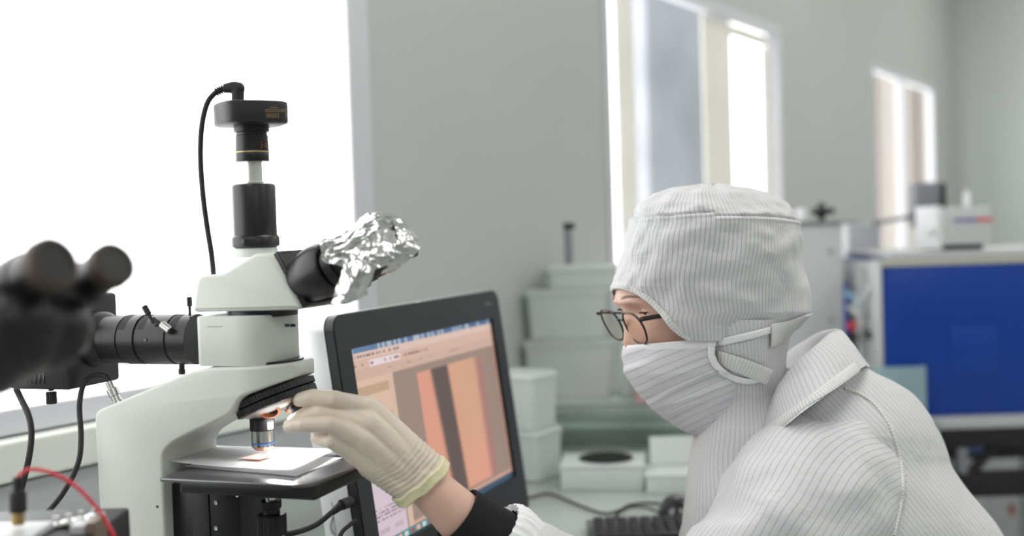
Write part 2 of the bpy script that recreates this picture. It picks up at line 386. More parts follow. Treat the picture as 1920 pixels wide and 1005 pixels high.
# outside: concrete column and pale building seen through the windows
tag(obj('concrete_column', wbox(2.42, 3.30, -0.64, -0.55, -0.5, 4.2, 0.01), m_conc), 'grey weathered concrete column standing outside behind the middle window', 'column')
t = thing('building', 'pale beige building across the yard outside the windows', 'building', W(20, -3.0, -0.5))
obj('facade', wbox(11.2, 30, -3.2, -2.4, -0.5, 6), m_beige, t)
pb = bm_new()
for k in range(5): merge(pb, wbox(12.5 + k * 2.2, 12.9 + k * 2.2, -2.4, -2.3, -0.5, 5.8))
obj('pilaster', pb, M('pilaster_render', (0.15, 0.13, 0.12), 0.9), t)

# ================================================================== ceiling lamps
m_diff = M('lamp_diffuser', (0.9, 0.9, 0.9), 0.5, emit=(1, 0.985, 0.95), es=4)
for s, off in lamp_xy:
    t = thing('ceiling_light', 'flat rectangular white ceiling light panel', 'light', W(s, off, CEIL - 0.03), 0, 'ceiling lights')
    obj('lamp_frame', wbox(s - .30, s + .30, off - .60, off + .60, CEIL - 0.03, CEIL - 0.001, 0.004), m_silver, t)
    obj('diffuser', wbox(s - .28, s + .28, off - .58, off + .58, CEIL - 0.034, CEIL - 0.0305), m_diff, t)

# ================================================================== desk along the wall
DZ = 0.75
t = thing('desk', 'long pale grey laboratory desk under the windows carrying the microscope', 'desk', W(0, 0.4, 0))
obj('desk_top', wbox(-3.2, 1.2, 0.033, 0.77, DZ - 0.03, DZ, 0.003), m_desk, t)
for s in (-3.1, -1.7, -0.3, 1.1):
    obj('leg', wbox(s - .025, s + .025, 0.69, 0.74, 0, DZ - 0.031, 0.003), m_cab, t); obj('leg', wbox(s - .025, s + .025, 0.06, 0.11, 0, DZ - 0.031, 0.003), m_cab, t)
obj('rail', wbox(-3.07, 1.07, 0.705, 0.725, DZ - 0.1, DZ - 0.031), m_cab, t)

# ================================================================== all-in-one computer
u_ = Vector((0.37244, 0.92806, 0)); th = math.radians(7.25)
nrm = Vector((0.92806, -0.37244, 0))
v_ = Vector((-nrm.x * math.sin(th), -nrm.y * math.sin(th), math.cos(th))); n_ = u_.cross(v_); n_ = n_ if n_.dot(nrm) > 0 else -n_
BL = Vector((-0.17465, 1.40531, 0.86042)); SW, SH = 0.443, 0.249
def S(x, y, z): return BL + u_ * x + v_ * y + n_ * z
def sbox(x0, x1, y0, y1, z0, z1, bev=0.0, seg=3):
    b = box((x0, y0, z0), (x1, y1, z1), bev, seg)
    for q in b.verts: q.co = S(*q.co)
    bmesh.ops.recalc_face_normals(b, faces=b.faces[:]); return b
def rrect(x0, x1, y0, y1, r, k=6):
    pts = []
    for cx, cy, a0 in ((x1 - r, y1 - r, 0), (x0 + r, y1 - r, 90), (x0 + r, y0 + r, 180), (x1 - r, y0 + r, 270)):
        for i in range(k + 1):
            a = math.radians(a0 + 90 * i / k); pts.append((cx + r * math.cos(a), cy + r * math.sin(a)))
    return pts
t_mon = thing('all_in_one_computer', 'black all-in-one computer with an orange and black micrograph on its screen', 'computer', (BL.x + 0.08, BL.y + 0.2, DZ))
bx0, bx1, by0, by1 = -0.034, SW + 0.034, -0.062, SH + 0.043
# bezel: frame with an opening
def ringprism(outer, inner, z0, z1):
    b = bmesh.new(); n = len(outer)
    A = [[b.verts.new(S(x, y, z)) for x, y in L] for L in (outer, inner) for z in (z0, z1)]
    o0, o1, i0, i1 = A
    for k in range(n):
        j = (k + 1) % n
        b.faces.new((o1[k], o1[j], i1[j], i1[k])); b.faces.new((o0[k], o0[j], o1[j], o1[k])); b.faces.new((i0[k], i0[j], i1[j], i1[k])); b.faces.new((o0[k], o0[j], i0[j], i0[k]))
    bmesh.ops.recalc_face_normals(b, faces=b.faces[:]); return b
def rr_t(x0, x1, y0, y1, r): return rrect(x0, x1, y0, y1, r)
bz = bm_new()
merge(bz, ringprism(rr_t(bx0, bx1, by0, by1, 0.018), rr_t(-0.002, SW + 0.002, -0.002, SH + 0.002, 0.003), -0.006, 0.006))
merge(bz, ringprism(rr_t(bx0 + .0015, bx1 - .0015, by0 + .0015, by1 - .0015, 0.0165), rr_t(0.000, SW, 0.000, SH, 0.0025), 0.006, 0.0075))
obj('bezel', bz, m_bezel, t_mon)
sh = bmesh.new(); o = rr_t(bx0 - .001, bx1 + .001, by0 - .001, by1 + .001, 0.019); o2 = rr_t(bx0 + .015, bx1 - .015, by0 + .02, by1 - .015, 0.03)
R_ = [[sh.verts.new(S(x, y, z)) for x, y in L] for L, z in ((o, -0.0062), (o, -0.028), (o2, -0.055))]
for p, q in zip(R_, R_[1:]):
    for k in range(len(o)): sh.faces.new((p[k], p[(k + 1) % len(o)], q[(k + 1) % len(o)], q[k]))
sh.faces.new(R_[0]); sh.faces.new(R_[-1]); bmesh.ops.recalc_face_normals(sh, faces=sh.faces[:])
obj('back_shell', sh, m_silver, t_mon)
obj('bezel_lip', sbox(0.0, SW, by0 - 0.001, by0 + 0.004, -0.004, 0.010, 0.001), m_gloss, t_mon)
wc = lathe([(0.0012, 0), (0.0012, 0.0005)], S(SW * 0.47, SH + 0.024, 0.0075), n_, 16); obj('webcam', wc, m_coat, t_mon)
ind = bm_new()
for k in range(5): merge(ind, sbox(SW - 0.022 + k * 0.0045, SW - 0.019 + k * 0.0045, SH + 0.022, SH + 0.0252, 0.0075, 0.0078))
obj('maker_marking', ind, m_dgrey, t_mon)
obj('webcam_slider', sbox(SW * .47 - .004, SW * .47 + .004, by1 - .0005, by1 + .0015, 0.0, 0.005, .0004), m_silver, t_mon)
# foot: bent arm and base plate on the desk
cx = SW / 2; fb = S(cx, by0 + 0.03, -0.055)
ft = bm_new(); q = Vector((fb.x - nrm.x * 0.02, fb.y - nrm.y * 0.02, 0))
def fp(a, c, z): return Vector((fb.x, fb.y, 0)) + u_ * a + nrm * c + Vector((0, 0, z))
fbm = box((-0.06, -0.03, DZ + 0.012), (0.06, -0.015, DZ + 0.13), 0.004); 
for qv in fbm.verts: qv.co = fp(*qv.co)
bmesh.ops.recalc_face_normals(fbm, faces=fbm.faces[:]); merge(ft, fbm)
fbm = box((-0.13, -0.09, DZ + 0.0005), (0.13, 0.06, DZ + 0.012), 0.005)
for qv in fbm.verts: qv.co = fp(*qv.co)
bmesh.ops.recalc_face_normals(fbm, faces=fbm.faces[:]); merge(ft, fbm)
fbm = box((-0.05, -0.02, DZ + 0.085), (0.05, 0.012, DZ + 0.125), 0.004)
for qv in fbm.verts: qv.co = fp(*qv.co)
bmesh.ops.recalc_face_normals(fbm, faces=fbm.faces[:]); merge(ft, fbm)
obj('stand', ft, m_bezel, t_mon)
# screen: a fine grid with the picture's own colours
def lerp(a, b, t): return tuple(x + (y - x) * t for x, y in zip(a, b))
def sst(e0, e1, x): t = max(0, min(1, (x - e0) / (e1 - e0))); return t * t * (3 - 2 * t)
def srgb(r, g, b): return tuple(((c / 255) / 12.92 if c / 255 < 0.04045 else ((c / 255 + 0.055) / 1.055) ** 2.4) for c in (r, g, b))
rs = random.Random(3)
def h2(i, j): return (math.sin(i * 127.1 + j * 311.7) * 43758.5453) % 1.0
def paint(x, y):     # x 0..1 left-right, y 0..1 top-down
    peach = srgb(205, 172, 158); lav = srgb(206, 188, 198); grey = srgb(150, 128, 115)
    if y < 0.03: return lerp(srgb(96, 122, 160), srgb(60, 100, 140), x) if h2(int(x * 70), 1) > 0.3 else srgb(170, 180, 190)
    if y > 0.962:
        i = int(x * 26); c = srgb(78, 132, 140)
        if x < 0.42 and (x * 26 - i) > 0.35 and 0.970 < y < 0.995 and i != 0: return (srgb(230, 170, 150), srgb(200, 210, 205), srgb(150, 90, 80))[i % 3]
        return c if x < 0.55 else srgb(52, 78, 100)
    if y < 0.065: 
        return srgb(140, 118, 112) if (x < 0.30 and 0.043 < y < 0.055 and h2(int(x * 190), 3) > 0.45) else srgb(214, 186, 172)
    if y < 0.115:
        if 0.085 < y < 0.1 and x < 0.5 and h2(int(x * 120), 5) > 0.55: return srgb(150, 118, 108)
        if 0.11 < x < 0.3 and 0.075 < y < 0.108: return srgb(222, 208, 212)
        return srgb(206, 172, 156)
    if y < 0.165:
        if x > 0.2 and 0.13 < y < 0.14 and h2(int(x * 60), 9) > 0.7: return srgb(160, 130, 116)
        return srgb(200, 168, 152)
    if x < 0.205:          # side panel
        if abs((y - 0.20) % 0.155) < 0.045 and y < 0.6:
            return srgb(186, 156, 128)
        if y < 0.5:
            if 0.28 < y < 0.30 and 0.02 < x < 0.06: return srgb(150, 120, 100)
            return srgb(212, 180, 158)
        if y < 0.53: return lav
        if 0.44 < y < 0.60 and abs(x - 0.14) < 0.02: return srgb(120, 100, 110)
        if y > 0.80 and 0.02 < x < 0.19 and int(y * 110) % 2 == 0 and y < 0.865 and h2(int(x * 170), int(y * 110)) > 0.3: return srgb(150, 130, 142)
        if 0.905 < y < 0.93 and (0.03 < x < 0.09 or 0.12 < x < 0.17): return srgb(188, 166, 176)
        if 0.195 < x: return srgb(160, 135, 130)
        return lav
    if x < 0.235: return srgb(208, 178, 158)
    if y > 0.945: return srgb(206, 160, 140)
    if x > 0.985: return srgb(176, 140, 122)
    # micrograph
    x0, x1, y0, y1 = 0.385, 0.88, 0.205, 0.93
    c = grey
    if x0 < x < x1 and y0 < y < y1:
        base = lerp(srgb(214, 150, 128), srgb(206, 158, 128), sst(0.4, 0.75, x)); base = lerp(base, srgb(218, 150, 130), sst(0.5, 0.95, y) * sst(0.5, 0.8, x))
        l = 0.470 + 0.062 * y ; r = 0.60 + 0.035 * y
        d = sst(l - 0.018, l + 0.018, x) * (1 - sst(r - 0.012, r + 0.012, x))
        base = lerp(base, srgb(92, 76, 72), d)
        base = lerp(base, srgb(158, 112, 106), sst(0.80, 0.85, x) * 0.9)
        e = min(sst(x0, x0 + 0.008, x), 1 - sst(x1 - 0.006, x1, x))
        c = lerp(grey, base, e)
    return c
NX, NY = 520, 300
me = bpy.data.meshes.new('screen'); vs = []; fs = []
for j in range(NY + 1):
    for i in range(NX + 1): vs.append(MAT[t_mon.name].inverted() @ S(i / NX * SW, SH - j / NY * SH, 0.0012))
for j in range(NY):
    for i in range(NX): a = j * (NX + 1) + i; fs.append((a, a + 1, a + NX + 2, a + NX + 1))
me.from_pydata(vs, [], fs); ca = me.color_attributes.new('picture', 'FLOAT_COLOR', 'POINT')
flat = []
for j in range(NY + 1):
    for i in range(NX + 1): flat.extend((*paint(i / NX, j / NY), 1.0))
ca.data.foreach_set('color', flat)
m_scr = bpy.data.materials.new('lit_screen'); m_scr.use_nodes = True; nt = m_scr.node_tree; b = nt.nodes['Principled BSDF']
at = nt.nodes.new('ShaderNodeAttribute'); at.attribute_name = 'picture'; nt.links.new(at.outputs['Color'], b.inputs['Emission Color']); b.inputs['Emission Strength'].default_value = 0.86
b.inputs['Base Color'].default_value = (0.02, 0.02, 0.02, 1); b.inputs['Roughness'].default_value = 0.35
me.materials.append(m_scr); so = bpy.data.objects.new('screen', me); COL.objects.link(so); so.parent = t_mon
if me.polygons[0].normal.dot(MAT[t_mon.name].to_3x3().inverted() @ n_) < 0: me.flip_normals()
# plug and cables at the side of the computer
pg = bm_new(); a = P(655, 940, 1.47)
merge(pg, sbox(bx0 - 0.03, bx0 - 0.002, 0.005, 0.02, -0.022, -0.010, 0.002)); obj('video_plug', pg, m_rubber, t_mon)

# ================================================================== the microscope
YAW = math.radians(-19); MO = Vector((-0.256, 1.2, DZ))
t_m = thing('microscope', 'large white and black upright microscope with a square camera on its tube', 'microscope', MO, YAW)
MM = MAT[t_m.name]; MI = MM.inverted(); MI3 = MI.to_3x3()
def L(px, py, yl=0.0):          # point on the microscope's own plane local-y = yl
    o = MI @ CAM; d = MI3 @ RAY(px, py); k = (yl - o.y) / d.y; return o + d * k
def LX(px, py, yl=0.0): v = L(px, py, yl); return (v.x, v.z)
Z = Vector((0, 0, 1)); XX = Vector((1, 0, 0)); YY = Vector((0, 1, 0))
HW = 0.05
def round_poly(pts, rad, k=4):
    out = []; n = len(pts)
    for i, p in enumerate(pts):
        r = rad[i] if isinstance(rad, list) else rad
        p = Vector(p); a = Vector(pts[i - 1]); b = Vector(pts[(i + 1) % n])
        if r <= 0: out.append(tuple(p)); continue
        da = (a - p).normalized(); db = (b - p).normalized(); r = min(r, (a - p).length * 0.45, (b - p).length * 0.45)
        s, e = p + da * r, p + db * r
        for q in range(k + 1): t = q / k; out.append(tuple(s * (1 - t) ** 2 + p * 2 * t * (1 - t) + e * t * t))
    return out
# C-shaped arm and base
outl = [LX(176, 772, -HW), LX(372, 690, -HW), (L(572, 682, 0).x, L(540, 683, -.03).z), (L(576, 702, 0).x, L(560, 706, -.02).z), LX(448, 746, -HW), LX(430, 778, -HW), LX(334, 822, -HW), LX(303, 845, -HW), LX(308, 1005, -HW)]
xb = outl[-1][0]; x0 = outl[0][0] + 0.004
poly = outl[:-1] + [(xb, 0.062), (0.12, 0.055), (0.135, 0.0), (x0, 0.0)]
poly = round_poly(poly, [0.010, 0.02, 0.009, 0.007, 0.007, 0.008, 0.03, 0.02, 0.02, 0.014, 0.012, 0.008])
def dens(pts, xmin, step=.004):
    out = []
    for i, p in enumerate(pts):
        q = pts[(i + 1) % len(pts)]; out.append(p); p = Vector(p); v = Vector(q) - p
        if max(p.x, q[0]) > xmin:
            k = int(v.length / step)
            for t in range(1, k): out.append(tuple(p + v * (t / k)))
    return out
tipx = outl[3][0]; xc0 = tipx - .050
ab = prism(poly, -HW, HW, 0.003, 3)
for k in range(14): bmesh.ops.bisect_plane(ab, geom=ab.verts[:] + ab.edges[:] + ab.faces[:], plane_co=(xc0 + .0505 * math.sin(PI / 2 * k / 13.0), 0, 0), plane_no=(1, 0, 0), dist=1e-6)
for v in ab.verts:
    if v.co.x > xc0 and v.co.z > 0.15: v.co.y *= math.sqrt(max(0.03, 1 - ((v.co.x - xc0) / .0515) ** 2))
obj('arm', ab, m_white, t_m, local=True)
# screw hole on the side
p = L(295, 950, -HW - 0.0001); obj('screw_hole', lathe([(0.0013, 0), (0.0013, 0.0004)], p, -YY, 12), m_gloss, t_m, local=True)
# illuminator block (ring module)
zb = LX(460, 688, -0.045)[1]; zt = LX(460, 593, -0.045)[1]; xl = LX(368, 640, -0.045)[0]; xr = LX(555, 640, 0.0225)[0] + .003
def rbox(x0, x1, y0, y1, z0, z1, r, bev):
    pts = rrect(x0, x1, y0, y1, r, 6); b = prism([(x, y) for x, y in pts], z0, z1, bev, 2)
    for v in b.verts: v.co = Vector((v.co.x, v.co.z, v.co.y))
    bmesh.ops.recalc_face_normals(b, faces=b.faces[:]); return b
ip = round_poly([(xl, -.046), (xr, -.046), (xr, .046), (xl, .046)], [.007, .044, .044, .007], 14)
ib = prism(ip, zb, zt, .002, 2)
for v in ib.verts: v.co = Vector((v.co.x, v.co.z, v.co.y))
bmesh.ops.recalc_face_normals(ib, faces=ib.faces[:])
obj('illuminator_block', ib, m_white, t_m, local=True)
obj('dovetail_ring', lathe([(0.040, -0.003), (0.040, 0.003)], (xl + .05, 0, zb), Z, 40), m_black, t_m, local=True)
obj('dovetail_ring', lathe([(0.036, -0.003), (0.036, 0.003)], (xl + .05, 0, zt + .0005), Z, 40), m_black, t_m, local=True)
gm = M('seam_grey', (0.35, 0.36, 0.34), 0.6)
zz = LX(460, 612, -0.046)[1]
obj('block_seam', box((xl + 0.014, -0.0464, zz - 0.0003), (xr - 0.046, -0.0459, zz + 0.0003)), gm, t_m, local=True)
ibt = BVHTree.FromBMesh((lambda b_: (b_.from_mesh(bpy.data.objects['illuminator_block'].data), b_)[1])(bmesh.new()))
oc = MI @ CAM
for pa, pb_ in ((534, 542), (544, 553)):
    hs_ = [ibt.ray_cast(oc, (MI3 @ RAY(x_, y_)).normalized()) for x_, y_ in ((pa, 607), (pb_, 607), (pb_, 613), (pa, 613))]
    if all(h_[0] is not None for h_ in hs_):
        g = bmesh.new(); a4 = [g.verts.new(h_[0] + h_[1] * .0006) for h_ in hs_]; b4 = [g.verts.new(h_[0] - h_[1] * .0006) for h_ in hs_]
        g.faces.new(a4); g.faces.new(b4)
        for k in range(4): g.faces.new((a4[k], a4[(k + 1) % 4], b4[(k + 1) % 4], b4[k]))
        bmesh.ops.recalc_face_normals(g, faces=g.faces[:]); obj('filter_slot', g, m_gloss, t_m, local=True)
# trinocular head
h = [LX(360, 588, -0.04), LX(369, 517, -0.04), LX(413, 514, -0.04), LX(478, 475, -0.04), LX(508, 474, -0.04), LX(566, 577, -0.04)]
hz = zt + 0.0035
h[0] = (h[0][0], hz); h[-1] = (h[-1][0], hz + .002)
obj('head_housing', prism(round_poly(h, [0.006, .008, .006, .006, .006, .006]), -0.04, 0.04, 0.004, 3), m_white, t_m, local=True)
# photo tube stack
ctr = L(480, 470); cx_ = ctr.x
def zpx(py, x=cx_): 
    d_ = (MM @ Vector((x, 0, 0))); return L(480, py).z
def stack(name, segs, m, x=cx_, **k):    # (radius px, py) pairs, bottom to top
    s = (MM @ Vector((x, 0, 0.4)) - CAM).dot(FW) / F_PX
    pr = [(r * s, zpx(py)) for r, py in segs]; return obj(name, lathe([(0, pr[0][1])] + pr + [(0, pr[-1][1])], (x, 0, 0), Z, 48), m, t_m, local=True, **k)
stack('tube_collar', [(41, 482), (40, 468), (38, 464)], m_white)
stack('photo_tube', [(38, 465), (44, 461), (44, 446), (42, 443), (40, 441), (40, 350), (38, 346), (30, 344)], m_black)
stack('chrome_tube', [(20, 345), (20, 341), (17, 340), (17, 300)], m_alum)
p = L(457, 452, -0.0245); obj('set_screw', lathe([(0.002, 0), (0.002, 0.001)], (p.x, -0.0255, p.z), -YY, 12), m_gloss, t_m, local=True)
# binocular body: flange + prism housing + two tubes
bd = Vector((math.cos(math.radians(23)), 0, math.sin(math.radians(23))))     # eyepiece axis
bu = Vector((-bd.z, 0, bd.x))
fl0 = Vector((h[4][0], 0, h[4][1])); fl1 = Vector((h[5][0], 0, h[5][1])); fc = (fl0 + fl1) / 2
def bbox(a0, a1, y0, y1, c0, c1, bev=0.002, o=fc):
    b = box((a0, y0, c0), (a1, y1, c1), bev)
    for v in b.verts: v.co = o + bd * v.co.x + YY * v.co.y + bu * v.co.z
    bmesh.ops.recalc_face_normals(b, faces=b.faces[:]); return b
fd = (fl0 - fl1); fll = fd.length; fd.normalize(); fn = Vector((fd.z, 0, -fd.x)); fn = fn if fn.x > 0 else -fn
b = box((-0.001, -0.036, -fll / 2 + .002), (0.006, 0.038, fll / 2 - .001), 0.0015)
for v in b.verts: v.co = fc + fn * v.co.x + YY * v.co.y + fd * v.co.z
bmesh.ops.recalc_face_normals(b, faces=b.faces[:]); obj('mount_flange', b, m_black, t_m, local=True)
hb = bm_new()
for sy in (-1, 1):
    merge(hb, tube([fc + fn * 0.004 + YY * sy * 0.016 - fd * 0.004, fc + bd * 0.03 + YY * sy * 0.026 - fd * .004, fc + bd * 0.050 + YY * sy * 0.031 - bu * .006], [0.022, 0.0272, 0.0250], 32, 14))
merge(hb, bbox(0.002, 0.050, -0.030, 0.030, -0.020, 0.012, 0.006))
obj('binocular_body', remesh(hb, 0.0014, 3), m_black, t_m, local=True, angle=0)
for sy in (-1, 1):
    o = fc + bd * 0.046 + YY * sy * 0.031 - bu * .006
    e = obj('eyepiece', lathe([(0.0205, 0), (0.0215, .001), (0.0215, 0.010), (0.0195, 0.011), (0.0195, .013), (0.0205, 0.014), (0.0205, 0.024), (0.0165, 0.028), (0.0155, 0.034), (0.017, 0.036), (0.017, 0.050), (0.0145, 0.054)], o, bd, 40), m_black, t_m, local=True)
    obj('eyecup', lathe([(0.0168, 0.053), (0.0175, 0.055), (0.0182, 0.060), (0.015, 0.061), (0.011, 0.0555), (0.0, 0.055)], o, bd, 40), m_rubber, e, local=True)
# turret
tn = Vector((0.36, 0, -0.933)).normalized(); ta = Vector((tn.z, 0, -tn.x)) * -1
tc_ = L(513, 735, 0.0)
obj('turret_ring', merge(merge(bm_new(), knurl(tc_ - tn * 0.002, tn, 0.0435, 0.0075, 70, .0005)), knurl(tc_ + tn * 0.0057, tn, 0.0425, 0.0085, 70, .0005)), m_black, t_m, local=True, smooth=False)
obj('turret_neck', lathe([(0.038, -0.016), (0.038, 0)], tc_, tn, 48), m_black2, t_m, local=True)
obj('turret_hub', lathe([(0.036, 0.0142), (0.034, 0.0162), (0.024, 0.0195), (0.010, 0.0205), (0, 0.0205)], tc_, tn, 48), m_steel, t_m, local=True)
obx = L(491, 800).x
# ports on the turret (empty copper coloured ones)
a_, b_, _ = basis(tn)
hubc = tc_ + tn * 0.0235
def port(dirv, name='empty_port'):
    d = (dirv - tn * dirv.dot(tn)).normalized(); nn = (tn * 0.80 + d * 0.6).normalized(); c = tc_ + tn * 0.0165 + d * 0.0250
    e = obj(name, lathe([(0.0100, -0.006), (0.0105, 0.003), (0.0085, 0.0035), (0.0080, -0.001), (0.0, -0.001)], c, nn, 32), m_orange, t_m, local=True)
    obj('port_bore', lathe([(0.0078, -0.0009), (0.0078, -0.0006), (0, -0.0006)], c, nn, 24), m_gloss, e, local=True)
port(-YY + XX * 0.15); port(YY)
def objective(o, d, s=1.0):
    a, b, d = basis(d)
    e = obj('objective', merge(knurl(o, d, 0.0135 * s, 0.006, 40, .0003), lathe([(0.0128 * s, 0.006), (0.0128 * s, 0.018), (0.0122 * s, 0.0185), (0.0, 0.0185)], o, d, 40)), m_black, t_m, local=True)
    c = obj('objective_nose', lathe([(0.0, .0183), (0.0125 * s, 0.0183), (0.0125 * s, 0.030), (0.0118 * s, 0.0305), (0.0118 * s, 0.0345), (0.0085 * s, 0.0385), (0.0075 * s, 0.0385), (0.006 * s, 0.0375), (0, 0.0375)], o, d, 40), m_chrome, e, local=True)
    obj('colour_ring', lathe([(0.0120 * s, 0.0306), (0.01215 * s, 0.0308), (0.01215 * s, 0.0318), (0.0120 * s, 0.032)], o, d, 40), m_blueline, e, local=True)
    return e
ot = L(491, 773); 
e = objective(ot, -Z)
# printed white box mark on the objective
mk = bm_new(); a0 = math.radians(-50)
tocam = (MI @ CAM - ot); tocam.z = 0; tocam.normalize(); sd = Vector((-tocam.y, tocam.x, 0))
def onbar(ang, z, r=0.01292):
    d = tocam * math.cos(ang) + sd * math.sin(ang); return Vector((ot.x, ot.y, 0)) + d * r + Vector((0, 0, ot.z - z))
def strip(a0, a1, z0, z1, r=0.01292, n=6):
    g, _ = grid([[onbar(a0 + (a1 - a0) * i / n, z, r) for i in range(n + 1)] for z in (z0, z1)]); return g
sg = 1 if (onbar(0.5, 0) - onbar(0, 0)).x > 0 else -1
for a0, a1, z0, z1 in ((.42, .48, .009, .0165), (.92, .98, .009, .0165), (.42, .98, .009, .0096), (.42, .98, .0159, .0165), (.55, .6, .0105, .0145), (.6, .7, .012, .0128), (.7, .75, .0105, .0145), (.8, .88, .0105, .0112), (.8, .84, .0112, .0145)):
    merge(mk, strip(a0 * sg, a1 * sg, z0, z1))
obj('printed_mark', mk, m_paper, e, local=True)
ll = bpy.data.lights.new('objective_illumination', 'SPOT'); ll.energy = 0.10; ll.spot_size = math.radians(165); ll.spot_blend = .6; ll.shadow_soft_size = .006; ll.color = (1, .98, .95)
lo_ = bpy.data.objects.new('objective_illumination', ll); COL.objects.link(lo_); lo_.location = MM @ (ot - Z * .0385)
l2 = bpy.data.lights.new('stage_paper_fill', 'AREA'); l2.shape = 'DISK'; l2.size = .03; l2.energy = 0.22; l2.color = (1, .98, .96)  # added fill light below the turret hub, brightens the paper on the stage
lo2 = bpy.data.objects.new('stage_paper_fill', l2); COL.objects.link(lo2); lo2.location = MM @ (tc_ + tn * .0225)
lo2.rotation_euler = (MM.to_3x3() @ tn).to_track_quat('-Z', 'Y').to_euler()
# second objective: the vertical one mirrored about the turret axis
dn = -Z; d2 = (tn * 2 * tn.dot(dn) - dn).normalized()
rel = ot - tc_; o2 = tc_ + tn * 2 * tn.dot(rel) - rel
objective(o2, d2)
# stage
stz = L(430, 903, -0.08).z
sx0 = L(296, 902, -0.08).x; sx1 = L(560, 905, -0.08).x + .006
pts = [(sx0, -0.08), (sx1 - .012, -0.08), (sx1 + .004, -0.072), (sx1 + 0.012, 0.045), (sx1, 0.062), (sx0 + 0.004, 0.062)]
sb = prism(round_poly(pts, 0.006), stz - 0.0035, stz, 0.0008, 2)
for v in sb.verts: v.co = Vector((v.co.x, v.co.z, v.co.y))
bmesh.ops.recalc_face_normals(sb, faces=sb.faces[:]); obj('stage_plate', sb, m_stage, t_m, local=True)
pts = [(sx0 + .018, -0.074), (sx1 - .014, -0.076), (sx1 + .002, -0.068), (sx1 + 0.010, 0.043), (sx1, 0.055), (sx0 + .018, 0.055)]
sb = prism(round_poly(pts, 0.008), stz - 0.015, stz - 0.0036, 0.001, 2)
for v in sb.verts: v.co = Vector((v.co.x, v.co.z, v.co.y))
bmesh.ops.recalc_face_normals(sb, faces=sb.faces[:]); obj('stage_body', sb, m_black, t_m, local=True)
sb = box((sx1 - .07, -0.055, stz - 0.021), (sx1 - .003, 0.04, stz - 0.0151), 0.002); obj('stage_slide', sb, m_black, t_m, local=True)
# screws on the stage
for px, py in ((372, 886), (422, 884)):
    a = L(px, py, -0.05); a = Vector((a.x, a.y + .03, stz)); obj('stage_screw', lathe([(0.0028, 0), (0.0028, 0.004), (0.001, 0.0045)], a, Z, 14), m_chrome, t_m, local=True)
# carrier block under the stage
ca0 = L(318, 960, -0.035).x; ca1 = L(449, 960, -0.035).x
cb = box((ca0, -0.035, 0.066), (ca1, 0.035, stz - 0.0152), 0.003); obj('stage_carrier', cb, m_black, t_m, local=True)
for px, py in ((406, 942), (446, 928), (406, 990)):
    a = L(px, py, -0.0351); obj('carrier_screw', lathe([(0.0022, 0), (0.0022, 0.0012), (0.0010, 0.0013), (0.001, 0.0006), (0, 0.0006)], a, -YY, 14), m_chrome, t_m, local=True)
cp_ = box((ca0 + .028, -0.0365, 0.08), (ca0 + .048, -0.0352, stz - 0.02), 0.0005); obj('carrier_plate', cp_, m_black2, t_m, local=True)
# coaxial stage drive
kx = L(509, 960, -0.04); s_ = 1.19 / F_PX
sh_ = bm_new(); merge(sh_, cyl((kx.x, kx.y, stz - 0.034), Z, 11 * s_, 0.02)); obj('drive_shaft', sh_, m_chrome, t_m, local=True)
obj('drive_knob', merge(knurl((kx.x, kx.y, stz - 0.034), Z, 19 * s_, 0.008, 40, .0004), cyl((kx.x, kx.y, stz - 0.04), Z, 16 * s_, 0.007)), m_black, t_m, local=True, smooth=False)
obj('drive_knob', knurl((kx.x, kx.y, stz - 0.061), Z, 27 * s_, 0.021, 24, .0009), m_black, t_m, local=True, smooth=False)
obj('drive_knob', knurl((kx.x, kx.y, stz - 0.09), Z, 25 * s_, 0.026, 24, .0009), m_black, t_m, local=True, smooth=False)
# focus knobs on the arm sides (below the picture)
for sy in (-1, 1):
    obj('focus_knob', merge(knurl((x0 + .05, sy * HW, 0.07), YY * sy, 0.028, 0.02), knurl((x0 + .05, sy * (HW + .02), 0.07), YY * sy, 0.019, 0.014)), m_black, t_m, local=True, smooth=False)
# horizontal lamp tube
tz = L(300, 636).z; r0 = 47 * (MM @ L(300, 636) - CAM).dot(FW) / F_PX
def X_(px): return L(px, 636, 0).x
def ltube(name, segs, m): return obj(name, lathe([(0, segs[0][0])] + [(r * r0, x) for x, r in segs] + [(0, segs[-1][0])], (0, 0, tz), XX, 48), m, t_m, local=True)
ltube('lamp_tube', [(X_(205), .97), (X_(243), .97), (X_(244), .93), (X_(247), .93), (X_(248), 1), (X_(276), 1), (X_(277), .94), (X_(282), .94), (X_(283), 1.0), (X_(334), 1.0), (X_(335), .95), (X_(339), .95), (X_(340), 1), (X_(372), 1)], m_black)
ltube('lamp_tube_flange', [(X_(170), 1.12), (X_(182), 1.15), (X_(198), 1.12), (X_(206), .98)], m_black2)
for k, a in enumerate((250, 285, 343)):
    c = Vector((X_(a + 4), 0, tz)); g, _ = grid([[c + XX * dx * 0.004 + (Vector((0, -math.cos(q), math.sin(q))) * (r0 * 1.003)) for dx in (-1, 1)] for q in [math.radians(28 + i * 8) for i in range(8)]])
    obj('slot', g, m_rubber, t_m, local=True)
def lever(px0, py0, px1, py1, yl, r1, r2, m2):
    a = L(px0, py0, yl); b = L(px1, py1, yl); d = b - a
    e = obj('lever', tube([a, b], r1, 12), m_black, t_m, local=True); obj('lever_grip', cyl(b - d.normalized() * d.length * .45, d, r2, d.length * .55, 0.0005, 16), m2, e, local=True)
lever(288, 606, 272, 577, -0.022, .0018, .0032, m_black); lever(287, 597, 316, 618, -0.0275, .002, .0045, m_steel); lever(356, 592, 355, 560, -0.01, .0015, .0028, m_black)
lever(341, 682, 341, 700, -0.0, .003, .0036, m_black)
a = L(274, 632, -0.0255); obj('set_screw', lathe([(0.0018, 0), (0.0018, 0.0008)], (a.x, -r0 * 1.0, tz + .002), -YY, 12), m_gloss, t_m, local=True)
